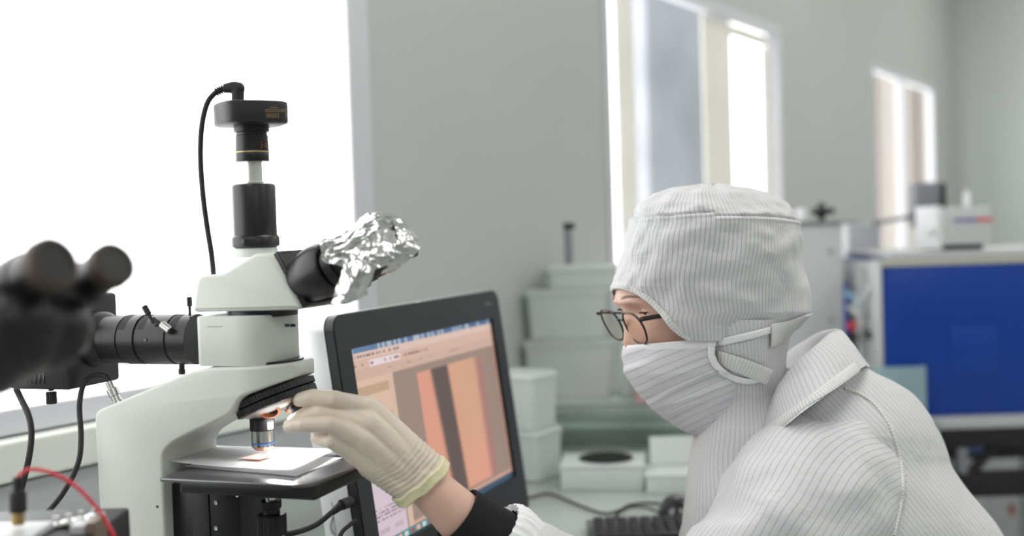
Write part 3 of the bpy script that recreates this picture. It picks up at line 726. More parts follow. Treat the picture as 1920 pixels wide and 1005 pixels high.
# lamp housing
lx1 = L(125, 640, -0.045).x; zl0 = L(120, 732, -0.045).z; zl1 = L(212, 548, 0.04).z; lx0 = lx1 - 0.078
lh = obj('lamp_housing', box((lx0, -0.045, zl0), (lx1, 0.04, zl1), 0.004), m_black2, t_m, local=True)
sl = bm_new()
for k in range(5): a = L(50 + k * 8, 708, -0.0455); merge(sl, box((a.x - .0008, -0.0456, a.z - .007), (a.x + .0008, -0.0449, a.z + .007), .0003))
obj('vent_slot', sl, m_gloss, lh, local=True)
rb = bm_new()
for k in range(7): merge(rb, box((lx0 + 0.01 + k * .0095, -0.0465, zl0 + .045), (lx0 + 0.014 + k * .0095, -0.0451, zl1 - .004), .0004))
obj('cooling_rib', rb, m_black2, lh, local=True)
a = L(96, 735, -0.03); kb = merge(cyl((a.x, a.y, zl0 - 0.003), Z, .003, .004), knurl((a.x, a.y, zl0 - 0.017), Z, .0055, .013, 16, .0006)); obj('housing_knob', kb, m_black, lh, local=True, smooth=False)
# connector on top of the arm with its lead
a = L(222, 757, -0.02); b = L(204, 716, -0.02); d = b - a
cn = obj('lead_connector', lathe([(0.0065, -0.004), (0.0065, 0.003), (0.005, 0.0035), (0.005, .009), (0.0062, .0095), (0.0062, .017), (.004, .018), (.004, d.length), (0, d.length)], a, d, 24), m_steel, t_m, local=True)

# ================================================================== camera on the tube
t_c = thing('microscope_camera', 'small square black camera with gold print, mounted on top of the microscope tube', 'camera', MM @ Vector((cx_, 0, zpx(303))), math.radians(30))
cc = MAT[t_c.name].translation.copy(); sc_ = (cc - CAM).dot(FW) / F_PX
def zc(py): return (P(473, py, (cc - CAM).dot(FW)) - cc).z
obj('lens_adapter', lathe([(0, 0), (30.5 * sc_, 0.0), (31 * sc_, 0.0006), (31 * sc_, zc(286) - .0003), (30 * sc_, zc(285)), (31 * sc_, zc(284)), (30 * sc_, zc(262)), (30 * sc_, zc(255)), (29 * sc_, zc(254)), (29 * sc_, zc(249)), (33 * sc_, zc(248)), (33 * sc_, zc(236)), (0, zc(236))], (0, 0, 0), Z, 48), m_black, t_c, local=True)
obj('gold_ring', lathe([(31.2 * sc_, zc(286.5)), (31.5 * sc_, zc(286)), (31.5 * sc_, zc(285)), (31.2 * sc_, zc(284.5))], (0, 0, 0), Z, 48), m_gold, t_c, local=True)
# body: rounded-square with bowed sides; corner towards the viewer slightly right
hwid = 0.0335; body = []
NB = 48
for i in range(NB):
    a = 2 * PI * i / NB; c, s = math.cos(a), math.sin(a); r = (abs(c) ** 5 + abs(s) ** 5) ** (-1 / 5) * (1 + 0.03 * math.cos(4 * a)); body.append((c * r * hwid, s * r * hwid))
zb0, zb1 = zc(236), zc(194)
cb = bm_new(); rings = []
for sc2, z in ((0.9, zb0), (0.99, zb0 + .0012), (1.0, zb0 + .003), (1.0, zb1 - .003), (0.985, zb1 - .0008), (0.93, zb1)):
    rings.append([cb.verts.new((x * sc2, y * sc2, z)) for x, y in body])
for p_, q_ in zip(rings, rings[1:]):
    for i in range(NB): cb.faces.new((p_[i], p_[(i + 1) % NB], q_[(i + 1) % NB], q_[i]))
cb.faces.new(rings[0]); cb.faces.new(rings[-1]); bmesh.ops.recalc_face_normals(cb, faces=cb.faces[:])
cbody = obj('camera_body', cb, m_black2, t_c, local=True)
# gold print on the face turned to the right
gp = bm_new(); bv = BVHTree.FromObject(cbody, bpy.context.evaluated_depsgraph_get()) if False else None
MCI = MAT[t_c.name].inverted()
def on_cam(px, py):
    o = MCI @ CAM; d = (MCI.to_3x3() @ RAY(px, py)).normalized(); hit = CB.ray_cast(o, d); return hit[0] + hit[1] * 0.0002 if hit[0] else None
btmp = bmesh.new(); btmp.from_mesh(cbody.data); CB = BVHTree.FromBMesh(btmp)
def patch(bm, f, x0, x1, y0, y1, sl=0.0):
    q = [f(x0, y0), f(x1, y0 + sl), f(x1, y1 + sl), f(x0, y1)]
    if all(q): bm.faces.new([bm.verts.new(v) for v in q])
for py, xa, xb_ in ((201, 506, 521), (205, 497, 538), (208.3, 497, 538), (213, 499, 519), (216, 499, 519), (219, 499, 519)):
    x = xa
    while x < xb_ - 1:
        wd = rs.uniform(1.5, 4); patch(gp, on_cam, x, min(x + wd, xb_), py, py + 1.3); x += wd + 0.7
patch(gp, on_cam, 521, 537, 212, 221)
obj('gold_print', gp, M('faded_gold_print', (0.30, 0.20, 0.10), 0.5), cbody, local=True)
# small print on the adapter
gp = bm_new()
def on_ad(px, py): d = (cc - CAM).dot(FW) - 30.3 * sc_ * math.sqrt(max(0.05, 1 - ((px - 473) / 30.5) ** 2)); return MCI @ P(px, py, d)
for x, y in ((489, 265), (489, 270), (489, 275), (494, 272), (498, 268), (498, 274)): patch(gp, on_ad, x, x + 2.5, y, y + 2.5)
obj('red_print', gp, M('dull_red_print', (0.35, 0.08, 0.06), 0.5), t_c, local=True)
# right-angle plug and its cable (a thing of its own)
def Lc(px, py, dy=0.0): return P(px, py, (cc - CAM).dot(FW) + dy)
t_w = thing('camera_cable', 'thin black cable looping from the top of the microscope camera down behind the head', 'cable', Lc(445, 190))
pl = bm_new(); merge(pl, tube([Lc(446, 191), Lc(446, 168)], .0065, 12)); merge(pl, tube([Lc(448, 166), Lc(436, 164), Lc(420, 166)], [.0064, .0060, .0046], 12, 8)); merge(pl, sphere(Lc(447, 166), .0066))
obj('right_angle_plug', remesh(pl, .0007, 1), m_rubber, t_w, angle=0)
sr = bm_new()
for k in range(4): merge(sr, lathe([(0.0042, 0), (0.0042, 0.0012)], Lc(419 - k * 4, 166.5 + k * 1.8), Lc(400, 175) - Lc(419, 166.5), 14))
obj('strain_relief', sr, m_rubber, t_w)
obj('lead', tube([Lc(420, 166.5), Lc(404, 174), Lc(388, 195), Lc(378, 240), Lc(376, 300), Lc(381, 370), Lc(389, 430), Lc(397, 480), Lc(401, 525, .06), Lc(402, 560, .12)], .0027, 10, 80), m_rubber, t_w)
# leads of the lamp housing
def Lm(px, py, yl): return MM @ L(px, py, yl)
tag(obj('power_cable', tube([Lm(206, 718, -.02), Lm(198, 706, -.02), Lm(178, 704, -.02), Lm(158, 718, -.03), Lm(149, 760, -.04), Lm(152, 820, -.05), Lm(146, 870, -.06), Lm(118, 925, -.07), Lm(80, 970, -.08), Lm(45, 1000, -.08), Lm(20, 1100, -.08)], .0028, 10, 90), m_rubber), 'black cable running from the steel connector on the microscope arm down to the left', 'cable')
tag(obj('power_cable', tube([Lm(30, 728, 0), Lm(38, 745, 0), Lm(54, 780, -.01), Lm(59, 815, -.02), Lm(54, 860, -.03), Lm(42, 910, -.03), Lm(30, 960, -.03), Lm(25, 1060, -.03)], .0034, 10, 70), m_rubber), 'thicker black cable hanging from the bottom of the lamp housing', 'cable')

# ================================================================== on the stage
def ST(px, py, z): # point on horizontal plane at world height z
    d = RAY(px, py); return CAM + d * ((z - CAM.z) / d.z)
swz = DZ + stz
def sheet(name, corners, z0, lift, thick, label, cat_, m, n=24, wave=0.0006, seed=0):
    c = [ST(px, py, z0) for px, py in corners]; rows = []
    for i in range(n + 1):
        a = c[0].lerp(c[3], i / n); b = c[1].lerp(c[2], i / n); row = []
        for j in range(n + 1):
            p = a.lerp(b, j / n); p.z = z0 + lift(i / n, j / n) + noise.noise(Vector((p.x * 25 + seed, p.y * 25, 0))) * wave; row.append(p)
        rows.append(row)
    g, _ = grid(rows); ex = bmesh.ops.solidify(g, geom=g.faces[:], thickness=thick); return tag(obj(name, g, m, angle=50), label, cat_)
sheet('paper_sheet', [(345, 874), (556, 893), (643, 858), (440, 850)], swz + 0.0012, lambda v, u: 0.0, 0.0006, 'flat white paper sheet lying directly on the black microscope stage', 'paper', m_paper, seed=3)
sheet('paper_sheet', [(314, 867), (548, 885), (634, 840), (396, 834)], swz + 0.0068, lambda v, u: 0.0018 * (abs(u - .5) * 2) ** 2 * (1 - v) + (-.0012 if v > .5 else 0) * (v - .5), 0.0007, 'top white paper sheet with a raised edge, carrying the tiny copper sample', 'paper', m_paper, seed=9)
zt_ = swz + 0.0088
sheet('copper_sample', [(447, 860), (487, 864), (508, 856), (486, 849)], zt_, lambda v, u: 0.0012 * u * (1 - v), 0.0006, 'tiny copper foil chip lying on the white paper under the objective', 'sample', m_copper, n=6, wave=0.0001)

# ================================================================== crumpled foil over the eyepieces
def facet(p, s, seed=0):
    q = p * s + Vector((seed, seed * 1.7, 0)); d, _ = noise.voronoi(q); return d[1] - d[0]
def crumple(ctrl, n, m, amp, seed, closed=False):
    rows = [spline(r, n, closed) for r in ctrl]; cols = [spline([r[j] for r in rows], m) for j in range(n)]
    g, V = grid([[cols[j][i] for j in range(n)] for i in range(m)], closed); g.normal_update()
    mv = []
    for v in g.verts:
        c = v.co; q = c + Vector((noise.noise(c * 60), noise.noise(c * 60 + Vector((5, 0, 0))), noise.noise(c * 60 + Vector((0, 9, 0))))) * 0.006
        k = (facet(q, 42, seed) - 0.35) * 1.1 + (facet(q, 95, seed + 3) - .35) * 0.35 + noise.noise(q * 35) * 0.6
        mv.append((v, v.normal * k * amp))
    for v, d in mv: v.co += d
    return g
D0 = 1.095
def Q(px, py, dd=0.0): return P(px, py, D0 + dd)
fo = bm_new()
# main drape: over both eyepieces
merge(fo, crumple([
    [Q(650, 445, .12), Q(675, 422, .12), Q(700, 404, .12), Q(740, 415, .12), Q(775, 440, .11)],
    [Q(604, 452, .03), Q(645, 440, .04), Q(690, 405, .06), Q(742, 408, .06), Q(784, 452, .05)],
    [Q(603, 474, .00), Q(645, 462, .00), Q(695, 430, .01), Q(742, 432, .01), Q(786, 466, .01)],
    [Q(606, 490, -.004), Q(645, 482, -.008), Q(695, 465, -.008), Q(740, 462, -.006), Q(780, 474, .0)],
    [Q(640, 500, -.008), Q(668, 500, -.012), Q(700, 490, -.012), Q(735, 482, -.01), Q(765, 488, -.004)],
    [Q(655, 512, -.008), Q(685, 512, -.014), Q(706, 505, -.014), Q(726, 498, -.01), Q(748, 498, -.004)]], 110, 90, 0.0042, 1))
# flap hanging down
merge(fo, crumple([
    [Q(645, 486, -.010), Q(680, 486, -.016), Q(708, 488, -.014)],
    [Q(640, 515, -.010), Q(670, 515, -.018), Q(700, 514, -.014)],
    [Q(628, 545, -.008), Q(655, 545, -.016), Q(690, 540, -.010)],
    [Q(622, 573, -.002), Q(650, 568, -.010), Q(688, 552, -.004)]], 60, 60, 0.0030, 6))
# crumpled rim where the sheet folds back on the right
merge(fo, crumple([
    [Q(728, 404, .05), Q(742, 420, .0), Q(744, 455, -.012), Q(734, 488, -.01), Q(714, 516, -.004)],
    [Q(750, 412, .05), Q(758, 430, .0), Q(762, 460, -.012), Q(752, 488, -.008), Q(728, 514, .0)],
    [Q(772, 430, .05), Q(780, 446, .01), Q(787, 468, -.004), Q(772, 488, 0), Q(744, 506, .004)]], 80, 50, 0.0052, 11))
tag(obj('aluminium_foil', fo, m_foil, angle=14), 'crumpled aluminium foil draped over the microscope eyepieces', 'foil')

# ================================================================== nearer second microscope, its eyepieces enter at the left edge
D1 = 0.72
t = thing('microscope', 'blurred dark microscope at the left edge, nearest to the viewer, two eyepieces', 'microscope', (-0.40, D1, DZ))
def G(px, py, dd=0.0): return P(px, py, D1 + dd)
ax1 = (G(103, 492) - G(-60, 585, .05)).normalized()
ax2 = (G(215, 492, .045) - G(80, 590, .10)).normalized()
sb = bm_new()
merge(sb, tube([G(-160, 640, .10), G(-60, 583, .055), G(60, 517, .018)], [.026, .019, .0175], 24, 12)); merge(sb, tube([G(20, 635, .12), G(95, 578, .088), G(170, 528, .06)], [.026, .018, .0145], 24, 12))
merge(sb, sphere(G(20, 610, .03), .034)); merge(sb, sphere(G(95, 618, .05), .026)); merge(sb, sphere(G(-60, 640, .02), .04))
obj('binocular_body', remesh(sb, .002, 5), m_black, t, angle=0)
for c, ax, r in ((G(103, 492), ax1, .0165), (G(215, 494, .045), ax2, .0148)):
    e = obj('eyepiece', lathe([(r * 1.02, -.06), (r * 1.02, -.03), (r * .94, -.029), (r * .94, -.012), (r, -.011), (r, -.0)], c, ax, 36), m_black, t)
    obj('eyecup', lathe([(r * 1.0, -.011), (r * 1.05, -.008), (r * 1.02, 0), (r * .82, .0015), (r * .66, -.003), (0, -.003)], c, ax, 36), m_brown, e)
    obj('eye_lens', lathe([(r * .55, -.0028), (r * .5, -.0015), (0, -.001)], c, ax, 24), m_coat, e)
hb = bm_new(); merge(hb, tube([G(-200, 690, .05), G(-40, 690, .05), G(60, 668, .05), G(130, 650, .055)], [.026, .022, .014, .004], 24, 12))
obj('head_housing', remesh(hb, .002, 3), M('scope_grey_enamel', (0.20, 0.20, 0.20), .4), t, angle=0)
# stand, down to the desk (outside the picture)
c0 = G(-230, 690, .05)
obj('column', box((c0.x - .03, c0.y - .03, DZ + .03), (c0.x + .03, c0.y + .03, c0.z), .006), m_white, t)
obj('base', box((c0.x - .09, c0.y - .07, DZ + .0005), (c0.x + .12, c0.y + .07, DZ + .03), .008), m_white, t)

# ================================================================== instrument with terminals, bottom left
D2 = 0.93
def B(px, py, dd=0.0): return P(px, py, D2 + dd)
tz_ = B(60, 990).z
t = thing('instrument_case', 'low metal bench instrument with a pale plate on top, bottom left corner', 'instrument', (B(60, 990).x - .05, D2 + .02, DZ))
x0_, x1_ = B(-120, 990).x, B(176, 990).x
ibx = box((x0_, D2 - .03, DZ + .0005), (B(86, 1000).x + .035, D2 + .09, tz_ - .008), .003); obj('case', ibx, m_black2, t)
obj('top_plate', box((x0_, D2 - .028, tz_ - .0078), (B(78, 990).x, D2 + .02, tz_ - .001), .0018), m_cab, t)
obj('side_block', box((B(122, 990).x, D2 - .0, DZ + .0005), (B(152, 990).x, D2 + .05, tz_ - .001), .002), m_cab, t)
obj('side_block', box((B(152, 990).x + .0005, D2 - .0, DZ + .0005), (B(172, 990).x, D2 + .028, tz_ + .001), .001), M('bronze_block', (.22, .17, .13), .4, .5), t)
r_ = bm_new()
rp = [B(86, 984, .03), B(120, 974, .03), B(150, 968, .03), B(182, 962, .03)]
merge(r_, tube([p - Vector((0, 0, .004)) for p in rp], .0035, 10, 12))
for a in (.2, .45, .7, .97): merge(r_, cyl(B(86 + 96 * a, 982 - 20 * a, .028), Z, .0022, .005, .0004, 12))
obj('clamp_rail', r_, m_chrome, t)
t = thing('test_lead', 'red wire with a black plug, arching over at the bottom left corner', 'wire', B(35, 985))
obj('pin', cyl(B(34, 984), (B(34, 955) - B(34, 984)), .0050, .014, .0005, 20), m_brass, t)
obj('plug', lathe([(.0053, 0), (.0066, .001), (.0066, .014), (.0055, .0165), (.0036, .018), (.0036, .028), (0, .028)], B(34, 961), B(33, 900) - B(34, 961), 24), m_rubber, t)
obj('lead', tube([B(34, 900), B(38, 889), B(60, 880), B(100, 888), B(140, 910), B(175, 945), B(200, 980), B(218, 1020), B(230, 1090, .01), B(225, 1150, .02)], .00165, 10, 60), m_red, t)

# ================================================================== person
DH = 1.42
t_p = thing('person', 'person in white striped cleanroom hood, mask and coverall reaching to the microscope', 'person', (0.40, 1.47, 0.0))
YA = math.radians(18)
def ring_px(py, xl, xr, b, dc=DH, dz_far=0.0, n=32, pw=2.3, lean=0.0):
    """one horizontal section seen as xl..xr at row py, half depth b; t=0 at the front (left), t=90 towards the viewer"""
    out = []; cx = (xl + xr) / 2; a = (xr - xl) / 2
    for i in range(n):
        t = 2 * PI * i / n; c, s = math.cos(t), math.sin(t); r = (abs(c) ** pw + abs(s) ** pw) ** (-1 / pw)
        out.append(P(cx - a * c * r, py + lean * s * r, dc - b * s * r))
    return out
# ---- body: one skin surface (head and trunk, arms, right hand)
SH_N = P(1560, 900, 1.36); EL_N = P(1235, 1205, 1.25); WR_N = P(792, 902, 1.185)
SH_F = P(1500, 860, 1.63); EL_F = P(1385, 1175, 1.76); WR_F = P(1470, 1090, 1.80)
bb = bm_new()
pel = Vector((0.60, 1.50, 0.53)); ch = P(1540, 1000, 1.47); nk = P(1440, 760, 1.44); hd = P(1345, 610, DH)
merge(bb, capsule(pel, ch, .13, .14)); merge(bb, capsule(ch, P(1500, 900, 1.46), .13, .085)); merge(bb, capsule(P(1460, 850, 1.46), P(1385, 700, DH), .052, .046))
for s_n, e_n, w_n in ((SH_N, EL_N, WR_N), (SH_F, EL_F, WR_F)):
    merge(bb, capsule(P(1510, 920, 1.46), s_n, .075, .05)); merge(bb, capsule(s_n, e_n, .046, .036))
    if s_n is SH_N:
        m1, m2 = P(872, 978, 1.198), P(985, 1065, 1.215); merge(bb, capsule(w_n, m1, .0215, .0275)); merge(bb, capsule(m1, m2, .0275, .034)); merge(bb, capsule(m2, e_n, .034, .037)); continue
    md = e_n.lerp(w_n, .3); merge(bb, capsule(e_n, md, .038, .039)); merge(bb, capsule(md, e_n.lerp(w_n, .78), .039, .0275)); merge(bb, capsule(e_n.lerp(w_n, .78), w_n, .0275, .0215))
merge(bb, capsule(WR_N, P(780, 889, 1.183), .0205, .013))
for sy in (-1, 1):
    kn = Vector((0.10, 1.50 + sy * .13, 0.56)); hp = pel + Vector((0, sy * .09, 0)); an = Vector((0.16, 1.50 + sy * .13, 0.09))
    merge(bb, capsule(hp, kn, .085, .058)); merge(bb, capsule(kn, an, .055, .038)); merge(bb, capsule(an, an + Vector((-.15, 0, -.045)), .035, .03))
bb = remesh(bb, .005, 4)
# head with face
def cat1(tab, x):
    if x <= tab[0][0]: return tab[0][1]
    for (a, va), (b, vb) in zip(tab, tab[1:]):
        if x <= b: t = (x - a) / (b - a); return va + (vb - va) * t
    return tab[-1][1]
FRONT = [(380, 1262), (420, 1222), (470, 1190), (510, 1168), (530, 1158), (540, 1155), (556, 1154), (568, 1155.5), (578, 1163), (590, 1170), (610, 1173), (640, 1177), (670, 1184), (700, 1196), (740, 1226), (780, 1258), (800, 1290), (812, 1330)]
BACK = [(380, 1440), (430, 1482), (500, 1492), (560, 1490), (620, 1465), (660, 1440), (700, 1420), (760, 1410), (812, 1400)]
HB = [(380, .045), (430, .072), (500, .076), (580, .074), (640, .068), (700, .060), (760, .045), (812, .02)]
NOSE = [(575, 0), (590, .002), (610, .005), (640, .0085), (655, .008), (670, .004), (684, .001), (692, 0)]
hn, hm = 220, 200; rows = []
for i in range(hm):
    py = 380 + (812 - 380) * i / (hm - 1); xl, xr, b = cat1(FRONT, py), cat1(BACK, py), cat1(HB, py); cx = (xl + xr) / 2; a = (xr - xl) / 2; row = []
    for j in range(hn):
        t = 2 * PI * j / hn; c, s = math.cos(t), math.sin(t); pw = 2.25; r = (abs(c) ** pw + abs(s) ** pw) ** (-1 / pw)
        px = cx - a * c * r; dd = DH - b * s * r; p = P(px, py, dd); o = P(cx, py, DH); out = (p - o); out.z = 0; out.normalize()
        dt = (t - YA + PI) % (2 * PI) - PI; fwd = Vector((-math.cos(YA), -math.sin(YA), 0))
        p += fwd * cat1(NOSE, py) * math.exp(-(dt / 0.14) ** 2)
        p += fwd * .004 * math.exp(-((py - 566) / 9) ** 2) * math.exp(-((abs(dt) - .30) / .26) ** 2)           # brow
        p -= fwd * .0075 * math.exp(-((py - 584) / 11) ** 2) * math.exp(-((abs(dt) - .34) / .15) ** 2)         # socket
        p += out * .003 * math.exp(-((py - 625) / 20) ** 2) * math.exp(-((abs(dt) - .62) / .25) ** 2)          # cheek
        p += fwd * .007 * math.exp(-((py - 718) / 8) ** 2) * math.exp(-(dt / .25) ** 2) + fwd * .006 * math.exp(-((py - 738) / 8) ** 2) * math.exp(-(dt / .22) ** 2)   # lips
        row.append(p)
    rows.append(row)
HROWS = rows
hbm, V = grid(rows, True); hbm.faces.new(V[0]); hbm.faces.new(V[-1]); bmesh.ops.recalc_face_normals(hbm, faces=hbm.faces[:])
HBV = BVHTree.FromBMesh(hbm)
# ears under the hood, eyelids round the eyes
for sg_ in (-1, 1):
    t = YA + sg_ * math.radians(88); e = P(1375, 610, DH - math.sin(t) * .074)
    merge(hbm, sphere(e, .027, (.55, .22, 1.0), 20, 12))
EYES = []
for sg_, pxx, pyy in ((1, 1209, 582), (-1, None, None)):
    if sg_ == 1:
        hit = HBV.ray_cast(CAM, RAY(pxx, pyy)); c = hit[0] + Vector((math.cos(YA) * .35, math.sin(YA) * .35, 0)).normalized() * .0093 + Vector((.001, .003, 0))
    else:
        c = EYES[0][0] + Vector((-math.sin(YA), math.cos(YA), 0)) * .062
    EYES.append((c, sg_))
merge(bb, hbm)
body = obj('body', bb, m_skin, t_p, angle=0)
gaze = Vector((-math.cos(YA) * .86, -math.sin(YA) * .86 - .0, -.50)).normalized()
def shell(c, r, n, umin, umax, vmin, vmax, nu=20, nv=12):      # patch of a sphere round axis n
    rt = n.cross(Z).normalized(); up = rt.cross(n); rows = []
    for i in range(nv + 1):
        el = vmin + (vmax - vmin) * i / nv; rows.append([c + (n * math.cos(el) * math.cos(az) + rt * math.cos(el) * math.sin(az) + up * math.sin(el)) * r for az in [umin + (umax - umin) * j / nu for j in range(nu + 1)]])
    g, _ = grid(rows); return g
for c, sg_ in EYES:
    e = obj('eyeball', sphere(c, .0118), m_eye, t_p); obj('iris', lathe([(.0058, .0101), (.0050, .0112), (.003, .0119), (0, .0121)], c, gaze, 24), m_iris, e)
    face = Vector((-math.cos(YA), -math.sin(YA), -.15)).normalized()
    lid = bm_new()
    merge(lid, shell(c, .0128, face, -1.25, 1.25, .02, 1.2)); merge(lid, shell(c, .0127, face, -1.25, 1.25, -1.1, -.34))
    bmesh.ops.solidify(lid, geom=lid.faces[:], thickness=.0008); obj('eyelid', lid, m_skin, t_p)
    rt = face.cross(Z).normalized(); up = rt.cross(face); la = bm_new()
    for k in range(17):
        az = -1.0 + 2.0 * k / 16; p0 = c + (face * math.cos(az) + rt * math.sin(az)) * .0130 + up * .0002; d = (face * math.cos(az) + rt * math.sin(az) - up * .45).normalized()
        merge(la, tube([p0, p0 + d * .003, p0 + d * .0055 + up * .0012], [.0003, .00022, .0001], 5))
    pts = [c + (face * math.cos(a) + rt * math.sin(a)) * .0130 for a in [-1.1 + 2.2 * k / 14 for k in range(15)]]; merge(la, tube(pts, .00045, 6))
    obj('eyelashes', la, m_hair, t_p)
# eyebrows: short hairs laid on the brow
for sg_ in (1, -1):
    eb = bm_new(); rr = random.Random(5)
    for k in range(260):
        u = rr.random(); dt = sg_ * (.13 + .42 * u); py = 561 - 5 * math.sin(u * 2.6) + rr.uniform(-2.2, 2.2) * (1 - .5 * u) + u * 3; j = (YA + dt) % (2 * PI) / (2 * PI) * hn
        i = int((py - 380) / 432 * (hm - 1)); p = HROWS[i][int(j) % hn]; q = HROWS[i - 1][(int(j) + sg_ * 3) % hn]; nn = (p - P(1330, py, DH)).normalized(); d = (q - p).normalized()
        merge(eb, tube([p, p + d * .003 + nn * .0008, p + d * .0065 + nn * .0004], [.00016, .00014, .00005], 3))
    obj('eyebrow', eb, m_hair, t_p)

# ---- glasses
t_g = thing('eyeglasses', 'thin black framed eyeglasses worn between the hood and the mask', 'glasses', P(1190, 615, 1.35))
gF = Vector((-math.cos(math.radians(20)) * .91, -math.sin(math.radians(20)) * .91, -.41)).normalized()
gR = Vector((-math.sin(math.radians(20)), math.cos(math.radians(20)), 0)); gU = gR.cross(gF); gU = gU if gU.z > 0 else -gU
gc = P(1190, 616, 1.368)          # near lens centre
def rim(c):
    pts = []
    for k in range(40):
        a = 2 * PI * k / 40; x = .0245 * math.copysign(abs(math.cos(a)) ** .78, math.cos(a)); y = .0205 * math.copysign(abs(math.sin(a)) ** .78, math.sin(a))
        if y < 0: x *= 1 + y * 7
        pts.append(c + gR * x + gU * y - gF * (x / .0245) ** 2 * .001)
    return pts
m_frame = M('spectacle_frame', (0.03, 0.025, 0.02), .25, .3)
for s, c in ((0, gc), (1, gc + gR * .062)):
    pts = rim(c); obj('rim', tube(pts, .00125, 8, closed=True), m_frame, t_g)
    lb = bmesh.new(); vs = [lb.verts.new(p) for p in pts]; cv = lb.verts.new(c + gF * .0012)
    for k in range(40): lb.faces.new((vs[k], vs[(k + 1) % 40], cv))
    bmesh.ops.recalc_face_normals(lb, faces=lb.faces[:]); bmesh.ops.solidify(lb, geom=lb.faces[:], thickness=.0012); obj('lens', lb, m_lens, t_g)
obj('bridge', tube([gc + gR * .022 + gU * .008, gc + gR * .031 + gU * .0115 + gF * .002, gc + gR * .040 + gU * .008], .001, 8, 12), m_frame, t_g)
for s in (0, 1):
    hin = gc + gR * (-.0255 if s == 0 else .0875) + gU * .012
    ear = P(1372, 566, DH - .071) if s == 0 else P(1400, 592, DH + .072)
    md = hin.lerp(ear, .5) + gR * (-.004 if s == 0 else .004)
    tp = obj('temple', tube([hin - gR * (0 if s else 0), hin - gF * .006 + gR * (-.0012 if s == 0 else .0012), md, ear], [.0020, .0028, .0022, .0016] if s == 0 else [.0012, .0013, .0012, .0012], 8, 20), m_frame, t_g)
    if s == 0: 
        pb_ = bm_new(); e0 = hin - gF * .006; dd_ = (md - e0).normalized()
        for k in range(4): merge(pb_, box((-.0004, -.0004, -.0012), (.0006, .0004, .0012)).copy() if False else lathe([(.0029, 0), (.0029, .0012)], e0 + dd_ * (.012 + k * .0024), dd_, 8))
        obj('temple_print', pb_, m_gold, tp)

# ---- hood
def wr(p, s, seed, st=(1, 1, 1)):
    q = Vector((p.x * st[0], p.y * st[1], p.z * st[2])) * s + Vector((seed, 0, 0)); return noise.noise(q) + .5 * noise.noise(q * 2.1)
def ridge(x): return 1 - abs(x) * 2
HL = [(347, 1318), (352, 1262), (362, 1226), (378, 1203), (398, 1189), (415, 1184), (440, 1176), (470, 1168), (500, 1159), (520, 1153), (537, 1149), (560, 1150), (600, 1160), (640, 1190), (660, 1250), (700, 1325)]
HR = [(347, 1352), (352, 1402), (362, 1438), (378, 1470), (398, 1494), (415, 1501), (440, 1505), (470, 1507), (500, 1509), (530, 1511), (560, 1515), (585, 1518), (600, 1505), (640, 1478), (660, 1466), (700, 1452)]
HD = [(347, .02), (352, .055), (362, .078), (378, .094), (398, .103), (415, .106), (440, .1075), (500, .106), (560, .103), (600, .098), (640, .088), (700, .075)]
def arc(py): # near side opening angle from px boundary
    bt = [(535, 1149), (545, 1182), (552, 1194), (565, 1212), (580, 1230), (600, 1250), (615, 1262), (630, 1278), (645, 1305), (660, 1335), (700, 1370)]
    xb_ = cat1(bt, py); xl, xr = cat1(HL, py), cat1(HR, py); return xb_
def fr(y, tab): return cat1(tab, y)
hrows = []; NHH = 150; NTT = 260
YR = [347 + (640 - 347) * (i / (NHH - 1)) ** 1.0 for i in range(NHH)]
for py in YR:
    xl, xr, b = cat1(HL, py), cat1(HR, py), cat1(HD, py); cx = (xl + xr) / 2; a = (xr - xl) / 2; pw = 2.2
    if py < 536: phi = YA
    else:
        xb_ = arc(py); best = YA
        for k in range(400):
            t = YA + k * .005; c, s = math.cos(t), math.sin(t); r = (abs(c) ** pw + abs(s) ** pw) ** (-1 / pw)
            if cx - a * c * r >= xb_: best = t; break
        phi = best
    t0, t1 = phi, 2 * PI + 2 * YA - phi; row = []
    for j in range(NTT):
        t = t0 + (t1 - t0) * j / (NTT - 1); c, s = math.cos(t), math.sin(t); r = (abs(c) ** pw + abs(s) ** pw) ** (-1 / pw)
        px = cx - a * c * r; d = DH - b * s * r; p = P(px, py, d)
        o = (p - P(cx, py + 20, DH)).normalized()
        seam = 402 + 6 * math.sin(t * 2 + 1) + (8 if c < 0 else 0)
        k = 0
        if py > seam: 
            k += .0062 * wr(Vector((c * .40 + s * .25, s * .35, py * .004)), 4, 3) * min(1, (py - seam) / 30)
            k += .0045 * max(0, math.cos((t - YA))) * wr(Vector((c * 1.6, s * 1.6, py * .006)), 3, 8)
            k += .0022 * math.exp(-((py - 560 - 60 * math.sin(t)) / 18) ** 2) * math.exp(-((t - 1.0) / .5) ** 2)
        else: k += .0075 * wr(Vector((c * 1.1, s * 1.1, py * .010)), 3.0, 14) * min(1, (seam - py) / 15 + .2)
        k -= .0022 * math.exp(-((py - seam) / 2.2) ** 2)
        k += .0012 * math.exp(-((py - seam - 5) / 3) ** 2)
        row.append(p + o * k)
    hrows.append(row)
u0_ = [YA + (2 * PI) * j / (NTT - 1) for j in range(NTT)]
def huv(i, j): 
    p = hrows[min(i, NHH - 1)][min(j, NTT - 1)]; py = YR[min(i, NHH - 1)]; cx = (cat1(HL, py) + cat1(HR, py)) / 2; q = p - P(cx, py, DH)
    t = math.atan2(-q.y, -q.x); t = t if t > -PI * .5 else t + 2 * PI; return (t * .118 + (.0008 if py > 402 else 0.0023), py * .00065)
hb_, HV = grid(hrows, False, huv); hb_.faces.new([v for v in HV[0]][:-1])
bmesh.ops.recalc_face_normals(hb_, faces=hb_.faces[:])
HOODB = BVHTree.FromBMesh(hb_)
hood = obj('hood', hb_, m_hood, t_p, angle=70)
def edge_pts(k0, k1, col): return [hrows[i][col] for i in range(k0, k1)]
